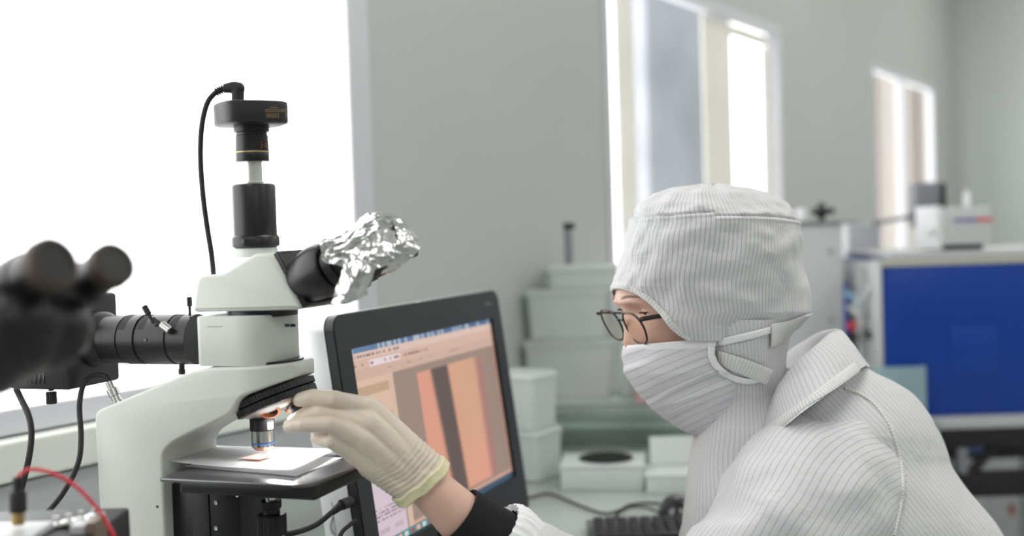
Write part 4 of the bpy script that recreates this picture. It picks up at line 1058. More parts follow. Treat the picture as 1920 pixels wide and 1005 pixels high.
i0 = next(i for i, y in enumerate(YR) if y > 536)
near = [hrows[i][0] for i in range(i0, NHH)]; far = [hrows[i][-1] for i in range(i0, NHH)]
def band(pts, normals, w0, w1, thick, stripe=True, n=6):
    """flat tape along pts; offset w0..w1 sideways"""
    rows = []; m = len(pts); acc = [0]
    for i in range(1, m): acc.append(acc[-1] + (pts[i] - pts[i - 1]).length)
    for i in range(m):
        d = (pts[min(i + 1, m - 1)] - pts[max(i - 1, 0)]).normalized(); nn = (normals[i] - d * normals[i].dot(d)).normalized(); sd_ = d.cross(nn)
        row = []
        for q in range(n + 1): x = q / n; row.append(pts[i] + sd_ * (w0 + (w1 - w0) * x) + nn * (thick * (1 - (2 * x - 1) ** 6)))
        for q in range(n, -1, -1): x = q / n; row.append(pts[i] + sd_ * (w0 + (w1 - w0) * x) - nn * thick * .3)
        rows.append(row)
    k = 2 * (n + 1)
    g, V_ = grid(rows, True, lambda a, b: (acc[a], (b % k) * .001)); g.faces.new(V_[0]); g.faces.new(V_[-1]); bmesh.ops.recalc_face_normals(g, faces=g.faces[:]); return g
HEADC = P(1335, 560, DH)
def outn(p): return (p - Vector((HEADC.x, HEADC.y, p.z))).normalized()
ep = list(reversed(far)) + near; ep = [ep[i] for i in range(0, len(ep), 3)]
obj('hood_hem', band(ep, [outn(p) for p in ep], -.0065, .0015, .0012), m_hem, t_p)
# ---- neck drape of the hood (bib)
def ringset(tab, n=24, dc=DH, pw=2.2): return [ring_px(py, xl, xr, b, dcc, n=n, pw=pw) for py, xl, xr, b, dcc in tab]
def fold(seed, amp, s=14, st=(1, 1, .35)): return lambda p, v, u: amp * wr(p, s, seed, st)
bib = loft(ringset([(600, 1290, 1492, .093, DH), (650, 1316, 1478, .090, DH), (700, 1325, 1474, .080, DH), (760, 1312, 1485, .072, 1.43), (815, 1299, 1500, .085, 1.43), (870, 1290, 1510, .10, 1.44), (940, 1281, 1560, .12, 1.45), (1010, 1275, 1600, .13, 1.46), (1100, 1272, 1640, .14, 1.47)]), 140, 90, disp=fold(5, .004, 12))
obj('hood_bib', bib, m_suit, t_p, angle=70)
# ---- mask
ML_ = [(640, 1168), (650, 1165), (665, 1166), (685, 1170), (705, 1180), (730, 1196), (755, 1214), (775, 1233), (795, 1258), (808, 1280), (815, 1298)]
MHB = [(640, .086), (700, .082), (760, .066), (815, .045)]
MXR = [(640, 1500), (700, 1455), (760, 1425), (815, 1400)]
MN = [(640, 1345), (655, 1340), (670, 1340), (690, 1350), (705, 1385), (715, 1410), (735, 1410), (760, 1395), (780, 1375), (800, 1345), (815, 1310)]
mrows = []; NM = 90; NU = 120
for i in range(NM):
    f = i / (NM - 1); py0 = 641 + (815 - 641) * f; row = []
    xl, xr, b = cat1(ML_, py0), cat1(MXR, py0), cat1(MHB, py0); cx = (xl + xr) / 2; a = (xr - xl) / 2; pw = 2.1
    best = 1.5
    for k in range(400):
        t = YA + k * .006; c, s = math.cos(t), math.sin(t); r = (abs(c) ** pw + abs(s) ** pw) ** (-1 / pw)
        if cx - a * c * r >= cat1(MN, py0): best = t; break
    t1 = best; t0 = 2 * YA - best
    for j in range(NU):
        t = t0 + (t1 - t0) * j / (NU - 1); c, s = math.cos(t), math.sin(t); r = (abs(c) ** pw + abs(s) ** pw) ** (-1 / pw)
        px = cx - a * c * r; d = DH - b * s * r
        py = py0 + (9 - 14 * (px - 1165) / 170) * max(0, 1 - f * 2.2)
        p = P(px, py, d); o = (p - P(cx, py0, DH)).normalized()
        k = .0048 * ridge(noise.noise(Vector((px * .006, py * .030 + px * .012, 2)))) * math.sin(PI * f) - .001
        k += .0048 * noise.noise(Vector((px * .012, py * .012, 7))) * math.sin(PI * f)
        row.append(p + o * k)
    mrows.append(row)
def muv(i, j):
    p = mrows[min(i, NM - 1)][min(j, NU - 1)]; v = p - CAM; d = v.dot(FW); X = v.dot(RT) / d * F_PX + 960; Y_ = 502.5 - v.dot(UP) / d * F_PX
    return ((Y_ * .93 + X * .36 + .0011 * (X - 1180) * (Y_ - 640)) * .00062, X * .0006)
mk_, MV = grid(mrows, False, muv); bmesh.ops.recalc_face_normals(mk_, faces=mk_.faces[:]); MASKB = BVHTree.FromBMesh(mk_)
mask = obj('face_mask', mk_, m_mask, t_p, angle=70)
top = [mrows[0][j] for j in range(0, NU, 3)]
obj('mask_top_hem', band(top, [outn(p) for p in top], -.001, .010, .0012), m_plainw, mask)
def onto(bvh, pts, off=.0012, fb=1.33):
    out = []; ns = []
    for px, py in pts:
        best = None
        for bv_ in bvh:
            h_ = bv_.ray_cast(CAM, RAY(px, py))
            if h_[0] is not None and (best is None or h_[3] < best[3]): best = h_
        if best is None: out.append(P(px, py, fb)); ns.append(-RAY(px, py)); continue
        n__ = best[1] if best[1].dot(RAY(px, py)) < 0 else -best[1]; out.append(best[0] + n__ * off); ns.append(n__)
    return out, ns
def pxs(l, n): return [(v.x, v.y) for v in spline([Vector((x, y, 0)) for x, y in l], n)]
bibb = bmesh.new(); bibb.from_mesh(bpy.data.objects['hood_bib'].data); bmesh.ops.transform(bibb, matrix=MAT['person'], verts=bibb.verts[:]); BIBB = BVHTree.FromBMesh(bibb)
# strap round the head
sp_, sn = onto([HOODB, MASKB, BIBB], pxs([(1325, 645), (1360, 639), (1410, 628), (1460, 613), (1500, 599), (1517, 590)], 40), .0016)
obj('mask_strap', band(sp_, sn, -.0042, .0042, .001), m_plainw, mask)
# lower mask tie: curved tape from the strap down to the collar
sp_, sn = onto([HOODB, MASKB, BIBB], pxs([(1333, 650), (1333, 668), (1345, 690), (1370, 706), (1400, 714), (1432, 708)], 36), .002)
obj('mask_tie', band(sp_, sn, -.0045, .0035, .0014), m_plainw, mask)
sp_, sn = onto([HOODB, BIBB], pxs([(1350, 668), (1390, 682), (1440, 704)], 20), .003)
obj('neck_flap', band(sp_, sn, -.008, .011, .0012, n=8), m_hem, hood)
sp_, sn = onto([HOODB, BIBB], pxs([(1442, 612), (1475, 604), (1512, 588)], 20), .003)
obj('neck_tab', band(sp_, sn, -.003, .024, .0012, n=8), m_hem, hood)

# ---- coverall trunk
TR = [(690, 1460, 1630, .075, 1.45), (730, 1430, 1700, .115, 1.455), (770, 1440, 1738, .142, 1.46), (810, 1425, 1762, .165, 1.465), (850, 1385, 1778, .18, 1.47), (880, 1350, 1788, .19, 1.47), (940, 1310, 1832, .205, 1.475), (1005, 1277, 1880, .215, 1.48), (1100, 1280, 1940, .215, 1.49), (1250, 1310, 2010, .21, 1.50), (1450, 1380, 2060, .21, 1.50), (1570, 1420, 2030, .18, 1.50)]
STV = Vector((.62, 0, -.785)); SPV = Vector((.785, 0, .62))
tr = loft(ringset(TR, 28), 200, 170, disp=lambda p, v, u: .006 * wr(p, 7, 3, (1, 1, .5)) * min(1, v * 8) + .002 * wr(p, 22, 9, (1, 1, .4)), planar=lambda p: (p.dot(SPV), p.dot(STV)), caps=(True, True))
TRB = BVHTree.FromBMesh(tr)
suit = obj('coverall', tr, m_suit, t_p, angle=70)
# trousers
lg = bm_new()
for sy in (-1, 1):
    merge(lg, loft([[Vector((x, 1.50 + sy * w_ + math.cos(2 * PI * k / 12) * r_, z)) + Vector(nr) * math.sin(2 * PI * k / 12) * r_ for k in range(12)] for x, w_, z, r_, nr in
        ((.62, .09, .54, .12, (0.2, 0, 1)), (.45, .11, .56, .11, (0.1, 0, 1)), (.25, .13, .565, .09, (0, 0, 1)), (.11, .13, .54, .085, (-.6, 0, .8)), (.10, .13, .42, .078, (-1, 0, .1)), (.13, .13, .25, .068, (-1, 0, 0)), (.155, .13, .10, .06, (-1, 0, 0)))], 60, 70, disp=fold(4 + sy, .005, 16), caps=(True, True)))
obj('trousers', lg, m_suit, t_p, angle=70)
for sy in (-1, 1): 
    bt = bm_new(); merge(bt, capsule((.16, 1.50 + sy * .13, .075), (.03, 1.50 + sy * .13, .05), .052, .042)); bt = remesh(bt, .004, 4)
    for v in bt.verts: v.co.z = max(v.co.z, .004)
    obj('boot', bt, m_plainw, t_p)
# ---- sleeves
def armtube(path, n=130, m=170, amp=.0075, seed=0, us=1.0, st=(1, 1, 1)):
    """path: (centre, radius, squash)"""
    C_ = [p for p, *_ in path]; rings = []; up = None
    for i, (c, r) in enumerate(path):
        d = (C_[min(i + 1, len(C_) - 1)] - C_[max(i - 1, 0)]).normalized(); u = (Vector((0, -1, 0)) - d * Vector((0, -1, 0)).dot(d)).normalized(); b = d.cross(u)
        rings.append([c + (u * math.cos(2 * PI * k / 12) + b * math.sin(2 * PI * k / 12)) * r for k in range(12)])
    return loft(rings, n, m, disp=lambda p, v, u: amp * (.7 + 1.2 * min(1, v * 2)) * (wr(p, 11, seed, st) + .55 * ridge(noise.noise(p * 13 + Vector((seed, 0, 0))))) + .0015 * wr(p, 40, seed, st), caps=(True, True))
ns_ = [(P(1600, 880, 1.41), .070), (P(1570, 888, 1.375), .084), (P(1520, 945, 1.335), .099), (P(1478, 1022, 1.30), .092), (P(1410, 1100, 1.28), .082), (P(1300, 1178, 1.26), .073), (P(1185, 1208, 1.25), .064), (P(1085, 1165, 1.24), .056), (P(1025, 1095, 1.22), .050), (P(975, 1045, 1.215), .044), (P(955, 1025, 1.212), .038)]
sl = armtube(ns_, seed=2); SLB = BVHTree.FromBMesh(sl)
obj('sleeve', sl, m_suit, suit, angle=70)
fs_ = [(P(1560, 830, 1.56), .09), (P(1500, 900, 1.64), .095), (P(1430, 1010, 1.71), .075), (P(1350, 1150, 1.775), .06), (P(1420, 1140, 1.79), .055), (P(1465, 1100, 1.80), .042)]
obj('sleeve', armtube(fs_, seed=7), m_suit, suit, angle=70)
# gathered edge of the sleeve near the wrist
sc0 = bm_new(); c = P(937, 1012, 1.207); ax = (P(945, 1034, 1.209) - P(857, 966, 1.195)).normalized(); a_, b_, _ = basis(ax); rows = []
for i, (h_, r_) in enumerate([(-.004, .033), (-.008, .038), (-.003, .0415), (.006, .043), (.014, .0425), (.022, .041), (.03, .040)]):
    rows.append([c + ax * h_ + (a_ * math.cos(2 * PI * k / 90) + b_ * math.sin(2 * PI * k / 90)) * (r_ + .0012 * math.sin(k * 2 * PI / 90 * 26 + math.sin(h_ * 200))) for k in range(90)])
g, _ = grid(rows, True, lambda a, b: (b * .0026, a * .004)); bmesh.ops.recalc_face_normals(g, faces=g.faces[:]); obj('elastic_cuff', g, m_plainw, suit)
# black inner cuff
c1 = P(857, 966, 1.195); c2 = P(945, 1034, 1.209); ax = (c2 - c1).normalized(); a_, b_, _ = basis(ax); rows = []
for h_, r_ in [(0.006, .0275), (-.0006, .0300), (.0, .0318), (.01, .0325), (.03, .0350), (.055, .038), (.08, .041)]:
    rows.append([c1 + ax * h_ + (a_ * math.cos(2 * PI * k / 60) + b_ * math.sin(2 * PI * k / 60)) * r_ for k in range(60)])
g, _ = grid(rows, True); bmesh.ops.recalc_face_normals(g, faces=g.faces[:]); obj('knit_cuff', g, m_knit, t_p)
# seams on the coverall
def seam(pts, w_, name, bv_, m=m_plainw, th=.0016, off=.0005):
    sp_, sn = onto(bv_, pxs(pts, 60), off); k = [0] + [i for i in range(1, len(sp_))]; obj(name, band(sp_, sn, -w_, w_, th), m, suit)
seam([(1583, 728), (1618, 742), (1645, 765), (1668, 800), (1682, 840), (1690, 880), (1692, 920), (1686, 960), (1676, 1004)], .0028, 'armhole_seam', [SLB, TRB], m_hem)
# ---- collar
def cr(l): return [P(*q) for q in l]
inner = cr([(1425, 770, 1.44), (1448, 738, 1.375), (1478, 694, 1.345), (1512, 660, 1.345), (1552, 628, 1.375), (1575, 618, 1.43), (1545, 622, 1.49), (1490, 650, 1.53), (1440, 700, 1.52), (1420, 750, 1.49)])
mid_ = cr([(1412, 800, 1.41), (1450, 770, 1.335), (1490, 725, 1.320), (1535, 688, 1.318), (1588, 650, 1.36), (1603, 648, 1.44), (1570, 652, 1.52), (1500, 680, 1.56), (1440, 730, 1.55), (1408, 780, 1.50)])
outer = cr([(1404, 838, 1.40), (1455, 810, 1.318), (1505, 772, 1.285), (1560, 735, 1.290), (1616, 690, 1.35), (1630, 688, 1.45), (1600, 700, 1.54), (1520, 730, 1.59), (1440, 780, 1.57), (1398, 820, 1.51)])
innr = cr([(1432, 790, 1.44), (1458, 760, 1.385), (1485, 715, 1.36), (1518, 690, 1.36), (1548, 660, 1.39), (1560, 650, 1.43), (1535, 655, 1.48), (1490, 680, 1.51), (1450, 720, 1.50), (1430, 770, 1.48)])
inn2 = cr([(1450, 830, 1.44), (1475, 800, 1.40), (1500, 780, 1.39), (1520, 760, 1.39), (1540, 730, 1.41), (1545, 720, 1.44), (1530, 725, 1.47), (1500, 750, 1.49), (1460, 790, 1.49), (1450, 820, 1.47)])
col_ = loft([inn2, innr, inner, mid_, outer], 240, 60, disp=fold(3, .0025, 20, (1, 1, 1)))
CLB = BVHTree.FromBMesh(col_); obj('collar', col_, m_suit, suit, angle=70)
sp_, sn = onto([CLB], pxs([(1412, 822), (1455, 797), (1505, 760), (1560, 722), (1606, 688)], 50), .0006)
obj('collar_hem', band(sp_, sn, -.006, .006, .0014), m_hem, suit)

# ---- gloved left hand: palm and five fingers grown as one skin
DG = 1.165
def Hn(px, py, dd=0.0): return P(px, py, DG + dd)
hg = bm_new(); mm = 0.001
def chain(pts, rad):
    for (a, b), (ra, rb) in zip(zip(pts, pts[1:]), zip(rad, rad[1:])): merge(hg, capsule(a, b, ra, rb, 18))
mcp = [Hn(693, 770, .015), Hn(690, 796, .0), Hn(680, 824, -.006), Hn(667, 849, -.002)]
FI = [([mcp[0], Hn(626, 748, -.002), Hn(587, 744, .002), Hn(562, 750, .006)], [12.5, 8.8, 8.0, 7.2]),
      ([mcp[1], Hn(604, 771, .004), Hn(572, 778, .012), Hn(551, 790, .018)], [12.5, 8.6, 8.0, 7.2]),
      ([mcp[2], Hn(618, 795, -.020), Hn(570, 796, -.018), Hn(544, 799, -.012)], [12.0, 8.5, 7.9, 7.2]),
      ([mcp[3], Hn(622, 827, -.014), Hn(604, 824, -.004), Hn(593, 823, .004)], [11.5, 8.0, 6.8, 5.8])]
for pts, r in FI: chain(pts, [x * mm for x in r])
wr_ = Hn(792, 902, .02)
for k, (c, r) in enumerate(zip(mcp, (14, 13.5, 13, 12))):
    w_ = wr_ + (Hn(808, 880, .02) - wr_) * (.75 - k * .5) * 1.0
    mid = c.lerp(w_, .55); chain([c, mid, w_], [r * mm, (r + 3.0) * mm, 20 * mm])
chain([wr_, Hn(812, 922, .022)], [23.5 * mm, 26 * mm]); chain([wr_ + (Hn(808, 880, .02) - wr_) * .25, Hn(800, 912, .02)], [24 * mm, 25 * mm])
chain([Hn(760, 905, .015), Hn(700, 868, .018), Hn(684, 858, .01)], [19 * mm, 17 * mm, 14 * mm])
# thumb on the far side of the palm, closing on the turret
chain([Hn(742, 850, .035), Hn(690, 812, .048), Hn(640, 782, .045), Hn(604, 770, .036)], [17 * mm, 12.5 * mm, 10.5 * mm, 9 * mm])
hg = remesh(hg, .0011, 5); hg.normal_update()
# wrinkles: folds across the wrist and crease at the knuckle, and loose latex
wd = (Hn(812, 922, .02) - Hn(700, 790)).normalized(); mv = []
wc_ = Hn(800, 905, .02)
for v in hg.verts:
    s = (v.co - wc_).dot(wd); side = v.co.dot(UP)
    k = .00035 * noise.noise(v.co * 90) + .00025 * noise.noise(v.co * 220)
    if -.065 < s < .02: k += .00045 * math.sin((s + .004 * noise.noise(v.co * 30)) * 2 * PI / .0052 + 3 * noise.noise(v.co * 35)) * math.exp(-((s + .018) / .026) ** 2)
    mv.append((v, v.normal * k))
for v, d in mv: v.co += d
# trim behind the rolled cuff
cut = Hn(792, 906, .02); dl = [v for v in hg.verts if (v.co - cut).dot(wd) > .0]
bmesh.ops.delete(hg, geom=dl, context='VERTS'); GLB = BVHTree.FromBMesh(hg)
glove = obj('glove', hg, m_latex, t_p, angle=0)
def loopat(off, extra):
    o = cut + wd * off; a__, b__, _ = basis(wd); out = []
    for k in range(64):
        d = a__ * math.cos(2 * PI * k / 64) + b__ * math.sin(2 * PI * k / 64); h_ = GLB.ray_cast(o - d * 0, d); rr_ = h_[3] if h_[0] is not None else .027; out.append(min(rr_, .034))
    return out
rad = loopat(-.008, 0); rad = [sum(rad[(k + q) % 64] for q in (-2, -1, 0, 1, 2)) / 5 for k in range(64)]; a__, b__, _ = basis(wd)
cuff = bm_new()
prof = [(-.0085, -.0005), (-.0088, .0016), (-.007, .0028), (-.004, .0024), (-.001, .0026), (.0015, .0030), (.0032, .0018), (.0032, -.0008), (.001, -.0024), (-.003, -.0016)]
rows = [[cut + wd * (h_ + .0008 * math.sin(k * .7)) + (a__ * math.cos(2 * PI * k / 64) + b__ * math.sin(2 * PI * k / 64)) * (rad[k] + e_ + .0003 * math.sin(k * 1.9)) for k in range(64)] for h_, e_ in prof + [prof[0]]]
g, _ = grid(rows, True); bmesh.ops.recalc_face_normals(g, faces=g.faces[:]); obj('rolled_cuff', g, m_latexroll, glove)
# right hand resting by the keyboard
hg = bm_new(); w_ = WR_F
hdv = (P(1420, 1085, 1.83) - w_); hdv.z = 0; hdv.normalize(); hs = Vector((hdv.y, -hdv.x, 0)); wz = DZ + .042
base_ = Vector((w_.x, w_.y, wz)); chain([w_, base_ + hdv * .03], [.025, .022])
for k in range(4):
    m0 = base_ + hdv * .09 + hs * (.033 - k * .022) + Vector((0, 0, .0)); chain([base_ + hdv * .03 + hs * (.012 - k * .008), m0], [.02, .0115])
    l_ = (.07, .078, .072, .056)[k]; p1 = m0 + hdv * l_ * .5 + Vector((0, 0, .004)); p2 = p1 + hdv * l_ * .32 - Vector((0, 0, .012)); p3 = p2 + hdv * l_ * .22 - Vector((0, 0, .012)); chain([m0, p1, p2, p3], [.0108, .0092, .0085, .0075])
chain([base_ + hdv * .03 + hs * -.0, base_ + hdv * .06 - hs * .05 - Z * .01, base_ + hdv * .09 - hs * .06 - Z * .018], [.018, .011, .009])
obj('glove', remesh(hg, .002, 4), m_latex, t_p, angle=0)

# stool under the person
t = thing('stool', 'round laboratory stool carrying the seated person', 'stool', (0.60, 1.50, 0))
obj('seat', lathe([(0, .385), (.17, .385), (.185, .40), (.185, .415), (.17, .43), (0, .43)], (.60, 1.50, 0), Z, 48), m_black2, t)
obj('column', cyl((.60, 1.50, .06), Z, .025, .324), m_steel, t)
for k in range(5):
    a = 2 * PI * k / 5; obj('leg', tube([(.60, 1.50, .075), (.60 + math.cos(a) * .25, 1.50 + math.sin(a) * .25, .035)], .016, 12), m_steel, t)
    obj('foot', sphere((.60 + math.cos(a) * .25, 1.50 + math.sin(a) * .25, .0215), .021), m_rubber, t)

# ================================================================== keyboard, mouse, cables
t = thing('keyboard', 'black computer keyboard on the desk in front of the seated person', 'keyboard', ST(1190, 990, DZ))
ko = ST(1112, 975, DZ + .015); ke = ST(1290, 971, DZ + .015); kx_ = (ke - ko).normalized(); ky_ = Vector((kx_.y, -kx_.x, 0)); KW = .30
def kb(x0, x1, y0, y1, z0, z1, bev):
    b = box((x0, y0, z0), (x1, y1, z1), bev)
    for v in b.verts: v.co = Vector((ko.x, ko.y, 0)) + kx_ * v.co.x + ky_ * v.co.y + Vector((0, 0, v.co.z))
    bmesh.ops.recalc_face_normals(b, faces=b.faces[:]); return b
ky0 = -.008
obj('key_tray', kb(-.012, KW + .012, ky0 - .002, ky0 + .14, DZ + .0005, DZ + .014, .004), m_gloss, t)
for r_ in range(6):
    x = 0.0; 
    while x < KW - .012:
        wk = .0165 if not (r_ == 5 and .07 < x < .12) else .09
        obj('key', kb(x, x + wk, ky0 + .008 + r_ * .0205, ky0 + .0245 + r_ * .0205, DZ + .0141, DZ + .0205, .0022), m_black2, t); x += wk + .0025
t = thing('computer_mouse', 'black computer mouse beside the keyboard, half hidden by the person', 'mouse', ST(1268, 962, DZ))
mp = ST(1270, 966, DZ); mb = sphere((mp.x, mp.y, DZ + .001), 1, (.032, .055, .034), 28, 20)
for v in mb.verts: v.co.z = max(v.co.z, DZ + .0005)
obj('shell', mb, m_gloss, t); obj('scroll_wheel', lathe([(.008, -.003), (.008, .003)], (mp.x, mp.y - .03, DZ + .026), XX, 20), m_rubber, t)
def deskcable(name, pts, r, label, m=m_rubber):
    return tag(obj(name, tube([ST(x, y, DZ + r + h_) for x, y, h_ in pts], r, 8, 70), m), label, 'cable')
deskcable('mouse_cable', [(985, 935, 0), (1030, 926, 0), (1080, 945, 0), (1130, 962, 0), (1160, 957, 0), (1180, 947, 0), (1215, 943, 0), (1250, 945, 0)], .0022, 'thin black cable winding over the desk from the computer towards the mouse')
deskcable('keyboard_cable', [(1150, 972, .002), (1165, 958, 0), (1190, 950, .004), (1230, 958, .005), (1262, 985, 0)], .002, 'short black cable curling behind the keyboard')
t_v = thing('video_cable', 'black cable with ribbed plug entering the left side of the computer', 'cable', P(650, 945, 1.40))
obj('plug_body', tube([P(658, 940, 1.385), P(640, 947, 1.37)], .0065, 12), m_rubber, t_v)
obj('plug_body', tube([P(640, 947, 1.37), P(622, 962, 1.365)], [.0055, .0035], 12), m_rubber, t_v)
obj('lead', tube([P(625, 958, 1.366), P(590, 985, 1.35), P(540, 1001, 1.33), P(490, 1000, 1.33), P(440, 1003, 1.33), P(380, 1040, 1.33)], .0033, 10, 60), m_rubber, t_v)
tag(obj('loop_cable', tube([P(652, 985, 1.40), P(640, 998, 1.40), P(626, 1001, 1.40), P(620, 985, 1.40), P(626, 960, 1.40), P(622, 942, 1.40)], .0018, 8, 50), m_lgrey), 'thin grey cable curled in a loop beside the computer', 'cable')
tag(obj('loop_cable', tube([P(668, 975, 1.368), P(655, 985, 1.36), P(640, 1000, 1.35), P(632, 1030, 1.34), P(635, 1100, 1.34)], .0026, 8, 50), m_rubber), 'black cable curving down beside the left edge of the computer', 'cable')
tag(obj('red_tool_grip', capsule(P(420, 1008, 1.28), P(452, 1004, 1.28), .006, .005), m_red), 'small red rounded grip at the bottom edge below the stage', 'tool')

# ================================================================== containers on the desk behind
def Dk(px, py): return ST(px, py, DZ)
def tub(name, label, cat_, c, w_, d_, z0, z1, m, lid=True, rot=-.56, group=None, taper=.93, lm=None, wall=True):
    t = thing(name, label, cat_, (c.x, c.y, z0), rot, group); r = .012
    def rg(s, z): return [Vector((x * s, y * s, z)) for x, y in rrect(-w_ / 2, w_ / 2, -d_ / 2, d_ / 2, r, 4)]
    h_ = z1 - z0; b = bmesh.new(); seq = [rg(taper, .001), rg(taper, .0015), rg((1 + taper) / 2, h_ * .5), rg(1, h_ - .014), rg(1.03, h_ - .013), rg(1.03, h_ - .009), rg(.98, h_ - .0085), rg((1 + taper) / 2 - .015, h_ * .5), rg(taper - .02, .004)]
    V_ = [[b.verts.new(v) for v in r_] for r_ in seq]; n = len(V_[0])
    for p, q in zip(V_, V_[1:]):
        for i in range(n): b.faces.new((p[i], p[(i + 1) % n], q[(i + 1) % n], q[i]))
    b.faces.new(V_[0]); b.faces.new(V_[-1]); bmesh.ops.recalc_face_normals(b, faces=b.faces[:]); obj('tub', b, m, t, local=True)
    if lid:
        b = bmesh.new(); seq = [rg(1.04, h_ - .0128), rg(1.05, h_ - .008), rg(1.045, h_ - .004), rg(.97, h_ - .003), rg(.95, h_), rg(.4, h_)]
        V_ = [[b.verts.new(v) for v in r_] for r_ in seq]
        for p, q in zip(V_, V_[1:]):
            for i in range(n): b.faces.new((p[i], p[(i + 1) % n], q[(i + 1) % n], q[i]))
        b.faces.new(V_[0]); b.faces.new(V_[-1]); bmesh.ops.recalc_face_normals(b, faces=b.faces[:]); obj('lid', b, lm or m, t, local=True)
    return t
def span(px0, px1, d): return (px1 - px0) * d / F_PX
# milky stack beside the computer
d = 2.35
c = P(985, 895, d); zA = DZ
zB = P(985, 800, d).z; zC = P(985, 695, d).z
for k, (a, b, lb) in enumerate(((zA + .0005, zB, 'milky plastic tub right of the computer, lower one of the pair'), (zB + .001, zC, 'milky plastic tub right of the computer, stacked on top of another'))):
    tub('plastic_tub', lb, 'container', Vector((c.x + .01 - .006 * k, c.y, 0)), .10, .10, a, b, m_ppw, group='milky tubs beside the computer')
# glass tank / shelf behind
d = 2.62; zg = P(1160, 748, d).z; c = P(1150, 748, d)
t = thing('glass_shelf', 'low shelf of thick green-edged glass plates on the desk behind the person', 'glass', (c.x, c.y + .12, DZ), -.10)
def gb(x0, x1, y0, y1, z0, z1): return box((x0, y0, z0 - DZ), (x1, y1, z1 - DZ), .0015)
m_gedge = M('frosted_green_glass', (0.66, 0.76, 0.71), .3, trans=.25)
obj('glass_plate', gb(-.16, .30, -.12, .05, zg - .012, zg), m_gedge, t, local=True)
obj('glass_front', gb(-.16, .30, -.12, -.114, DZ + .001, zg - .0125), m_glass, t, local=True)
obj('glass_side', gb(-.16, -.152, -.113, .05, DZ + .001, zg - .0125), m_glass, t, local=True); obj('glass_side', gb(.292, .30, -.113, .05, DZ + .001, zg - .0125), m_glass, t, local=True)
zs = P(1160, 790, d).z
obj('glass_plate', gb(-.15, .29, -.11, .045, zs - .018, zs - .006), m_gedge, t, local=True); obj('support_block', gb(-.14, .28, -.03, .04, DZ + .001, zs - .019), M('dull_green_block', (.38, .46, .41), .5), t, local=True)
# large translucent boxes standing on the glass plate
z1, z2, z3 = P(1060, 640, 2.6).z, P(1060, 545, 2.6).z, P(1100, 495, 2.8).z
c = P(1070, 700, 2.70)
tub('storage_box', 'large translucent box on the glass shelf, lower one of the left stack', 'box', c, .20, .145, zg + .001, z1, m_pp, rot=-.10, group='translucent storage boxes')
tub('storage_box', 'large translucent box with a rounded lid, upper one of the left stack', 'box', c, .185, .135, z1 + .001, z2, m_pp, rot=-.10, group='translucent storage boxes')
c = P(1162, 700, 2.70)
z1r = z2
tub('storage_box', 'translucent box between the left stack and the pink container', 'box', c + Vector((.042, .0, 0)), .09, .14, zg + .001, z1r, m_pp, rot=-.10, group='translucent storage boxes')
c = P(1205, 712, 2.60); zp = P(1190, 685, 2.6).z
tub('food_container', 'small pink container with a white lid by the face mask', 'container', c + Vector((0.02, -.02, 0)), .085, .08, zg + .001, zp, M('pink_plastic', (.62, .36, .38), .4), rot=-.1, lm=m_ppw)
# taller box further back, stands on the desk beside the shelf
c = P(1095, 520, 2.70); zt2 = P(1100, 495, 2.70).z
tub('storage_box', 'low wide translucent box on top of the two box stacks, topmost', 'box', c, .16, .12, z2 + .001, zt2, m_pp, rot=-.10, group='translucent storage boxes')
# dark bracket standing on it
t = thing('metal_bracket', 'dark angled metal bracket standing on the topmost translucent box', 'bracket', P(1065, 495, 2.70))
a = P(1066, 460, 2.70); k0 = P(1056, 420, 2.70); k1 = P(1077, 420, 2.70)
obj('upright', box((a.x - .010, a.y - .006, zt2 + .001), (a.x + .009, a.y + .006, k0.z), .001), m_dgrey, t)
obj('head_piece', box((k0.x, a.y - .008, k0.z - .012), (k1.x, a.y + .008, k0.z + .002), .001), m_black2, t)
# component boxes with lids in front
def comp(name, label, c, w_, d_, h_, nc, rot, group=None):
    t = thing(name, label, 'box', (c.x, c.y, DZ), rot, group)
    b = bm_new(); merge(b, box((-w_ / 2, -d_ / 2, .0005), (w_ / 2, -d_ / 2 + .002, h_), .0005)); merge(b, box((-w_ / 2, d_ / 2 - .002, .0005), (w_ / 2, d_ / 2, h_), .0005))
    merge(b, box((-w_ / 2, -d_ / 2 + .002, .0005), (-w_ / 2 + .002, d_ / 2 - .002, h_), .0005)); merge(b, box((w_ / 2 - .002, -d_ / 2 + .002, .0005), (w_ / 2, d_ / 2 - .002, h_), .0005)); merge(b, box((-w_ / 2 + .002, -d_ / 2 + .002, .0005), (w_ / 2 - .002, d_ / 2 - .002, .003)))
    obj('tray', b, m_ppw, t, local=True)
    for k in range(1, nc): x = -w_ / 2 + w_ * k / nc; obj('divider', box((x - .0008, -d_ / 2 + .0022, .0032), (x + .0008, d_ / 2 - .0022, h_ - .001)), m_ppw, t, local=True)
    obj('lid', box((-w_ / 2 - .002, -d_ / 2 - .002, h_ + .0003), (w_ / 2 + .002, d_ / 2 + .002, h_ + .005), .001), m_ppw, t, local=True)
    return t
c = Dk(1132, 906); comp('component_box', 'clear compartment box carrying a black disc, left of the other clear box', c, .155, .12, .042, 4, -.12)
t = tag(obj('black_disc', lathe([(0, 0), (.052, 0), (.053, .001), (.052, .002), (0, .0022)], (c.x + .006, c.y + .005, DZ + .0476), Z, 48), M('disc_black', (.02, .025, .022), .9, spec=.1)), 'thin black disc lying on the clear compartment box', 'disc')
c = Dk(1262, 915); tb = comp('component_box', 'white compartment box with raised lid close to the coverall front', c, .10, .09, .030, 3, -.1)
lp = box((-.035, -.002, 0), (.06, .002, .05), .001)
for v in lp.verts: v.co = Vector((c.x, c.y + .05, DZ + .036)) + Vector((v.co.x, v.co.y + v.co.z * .3, v.co.z))
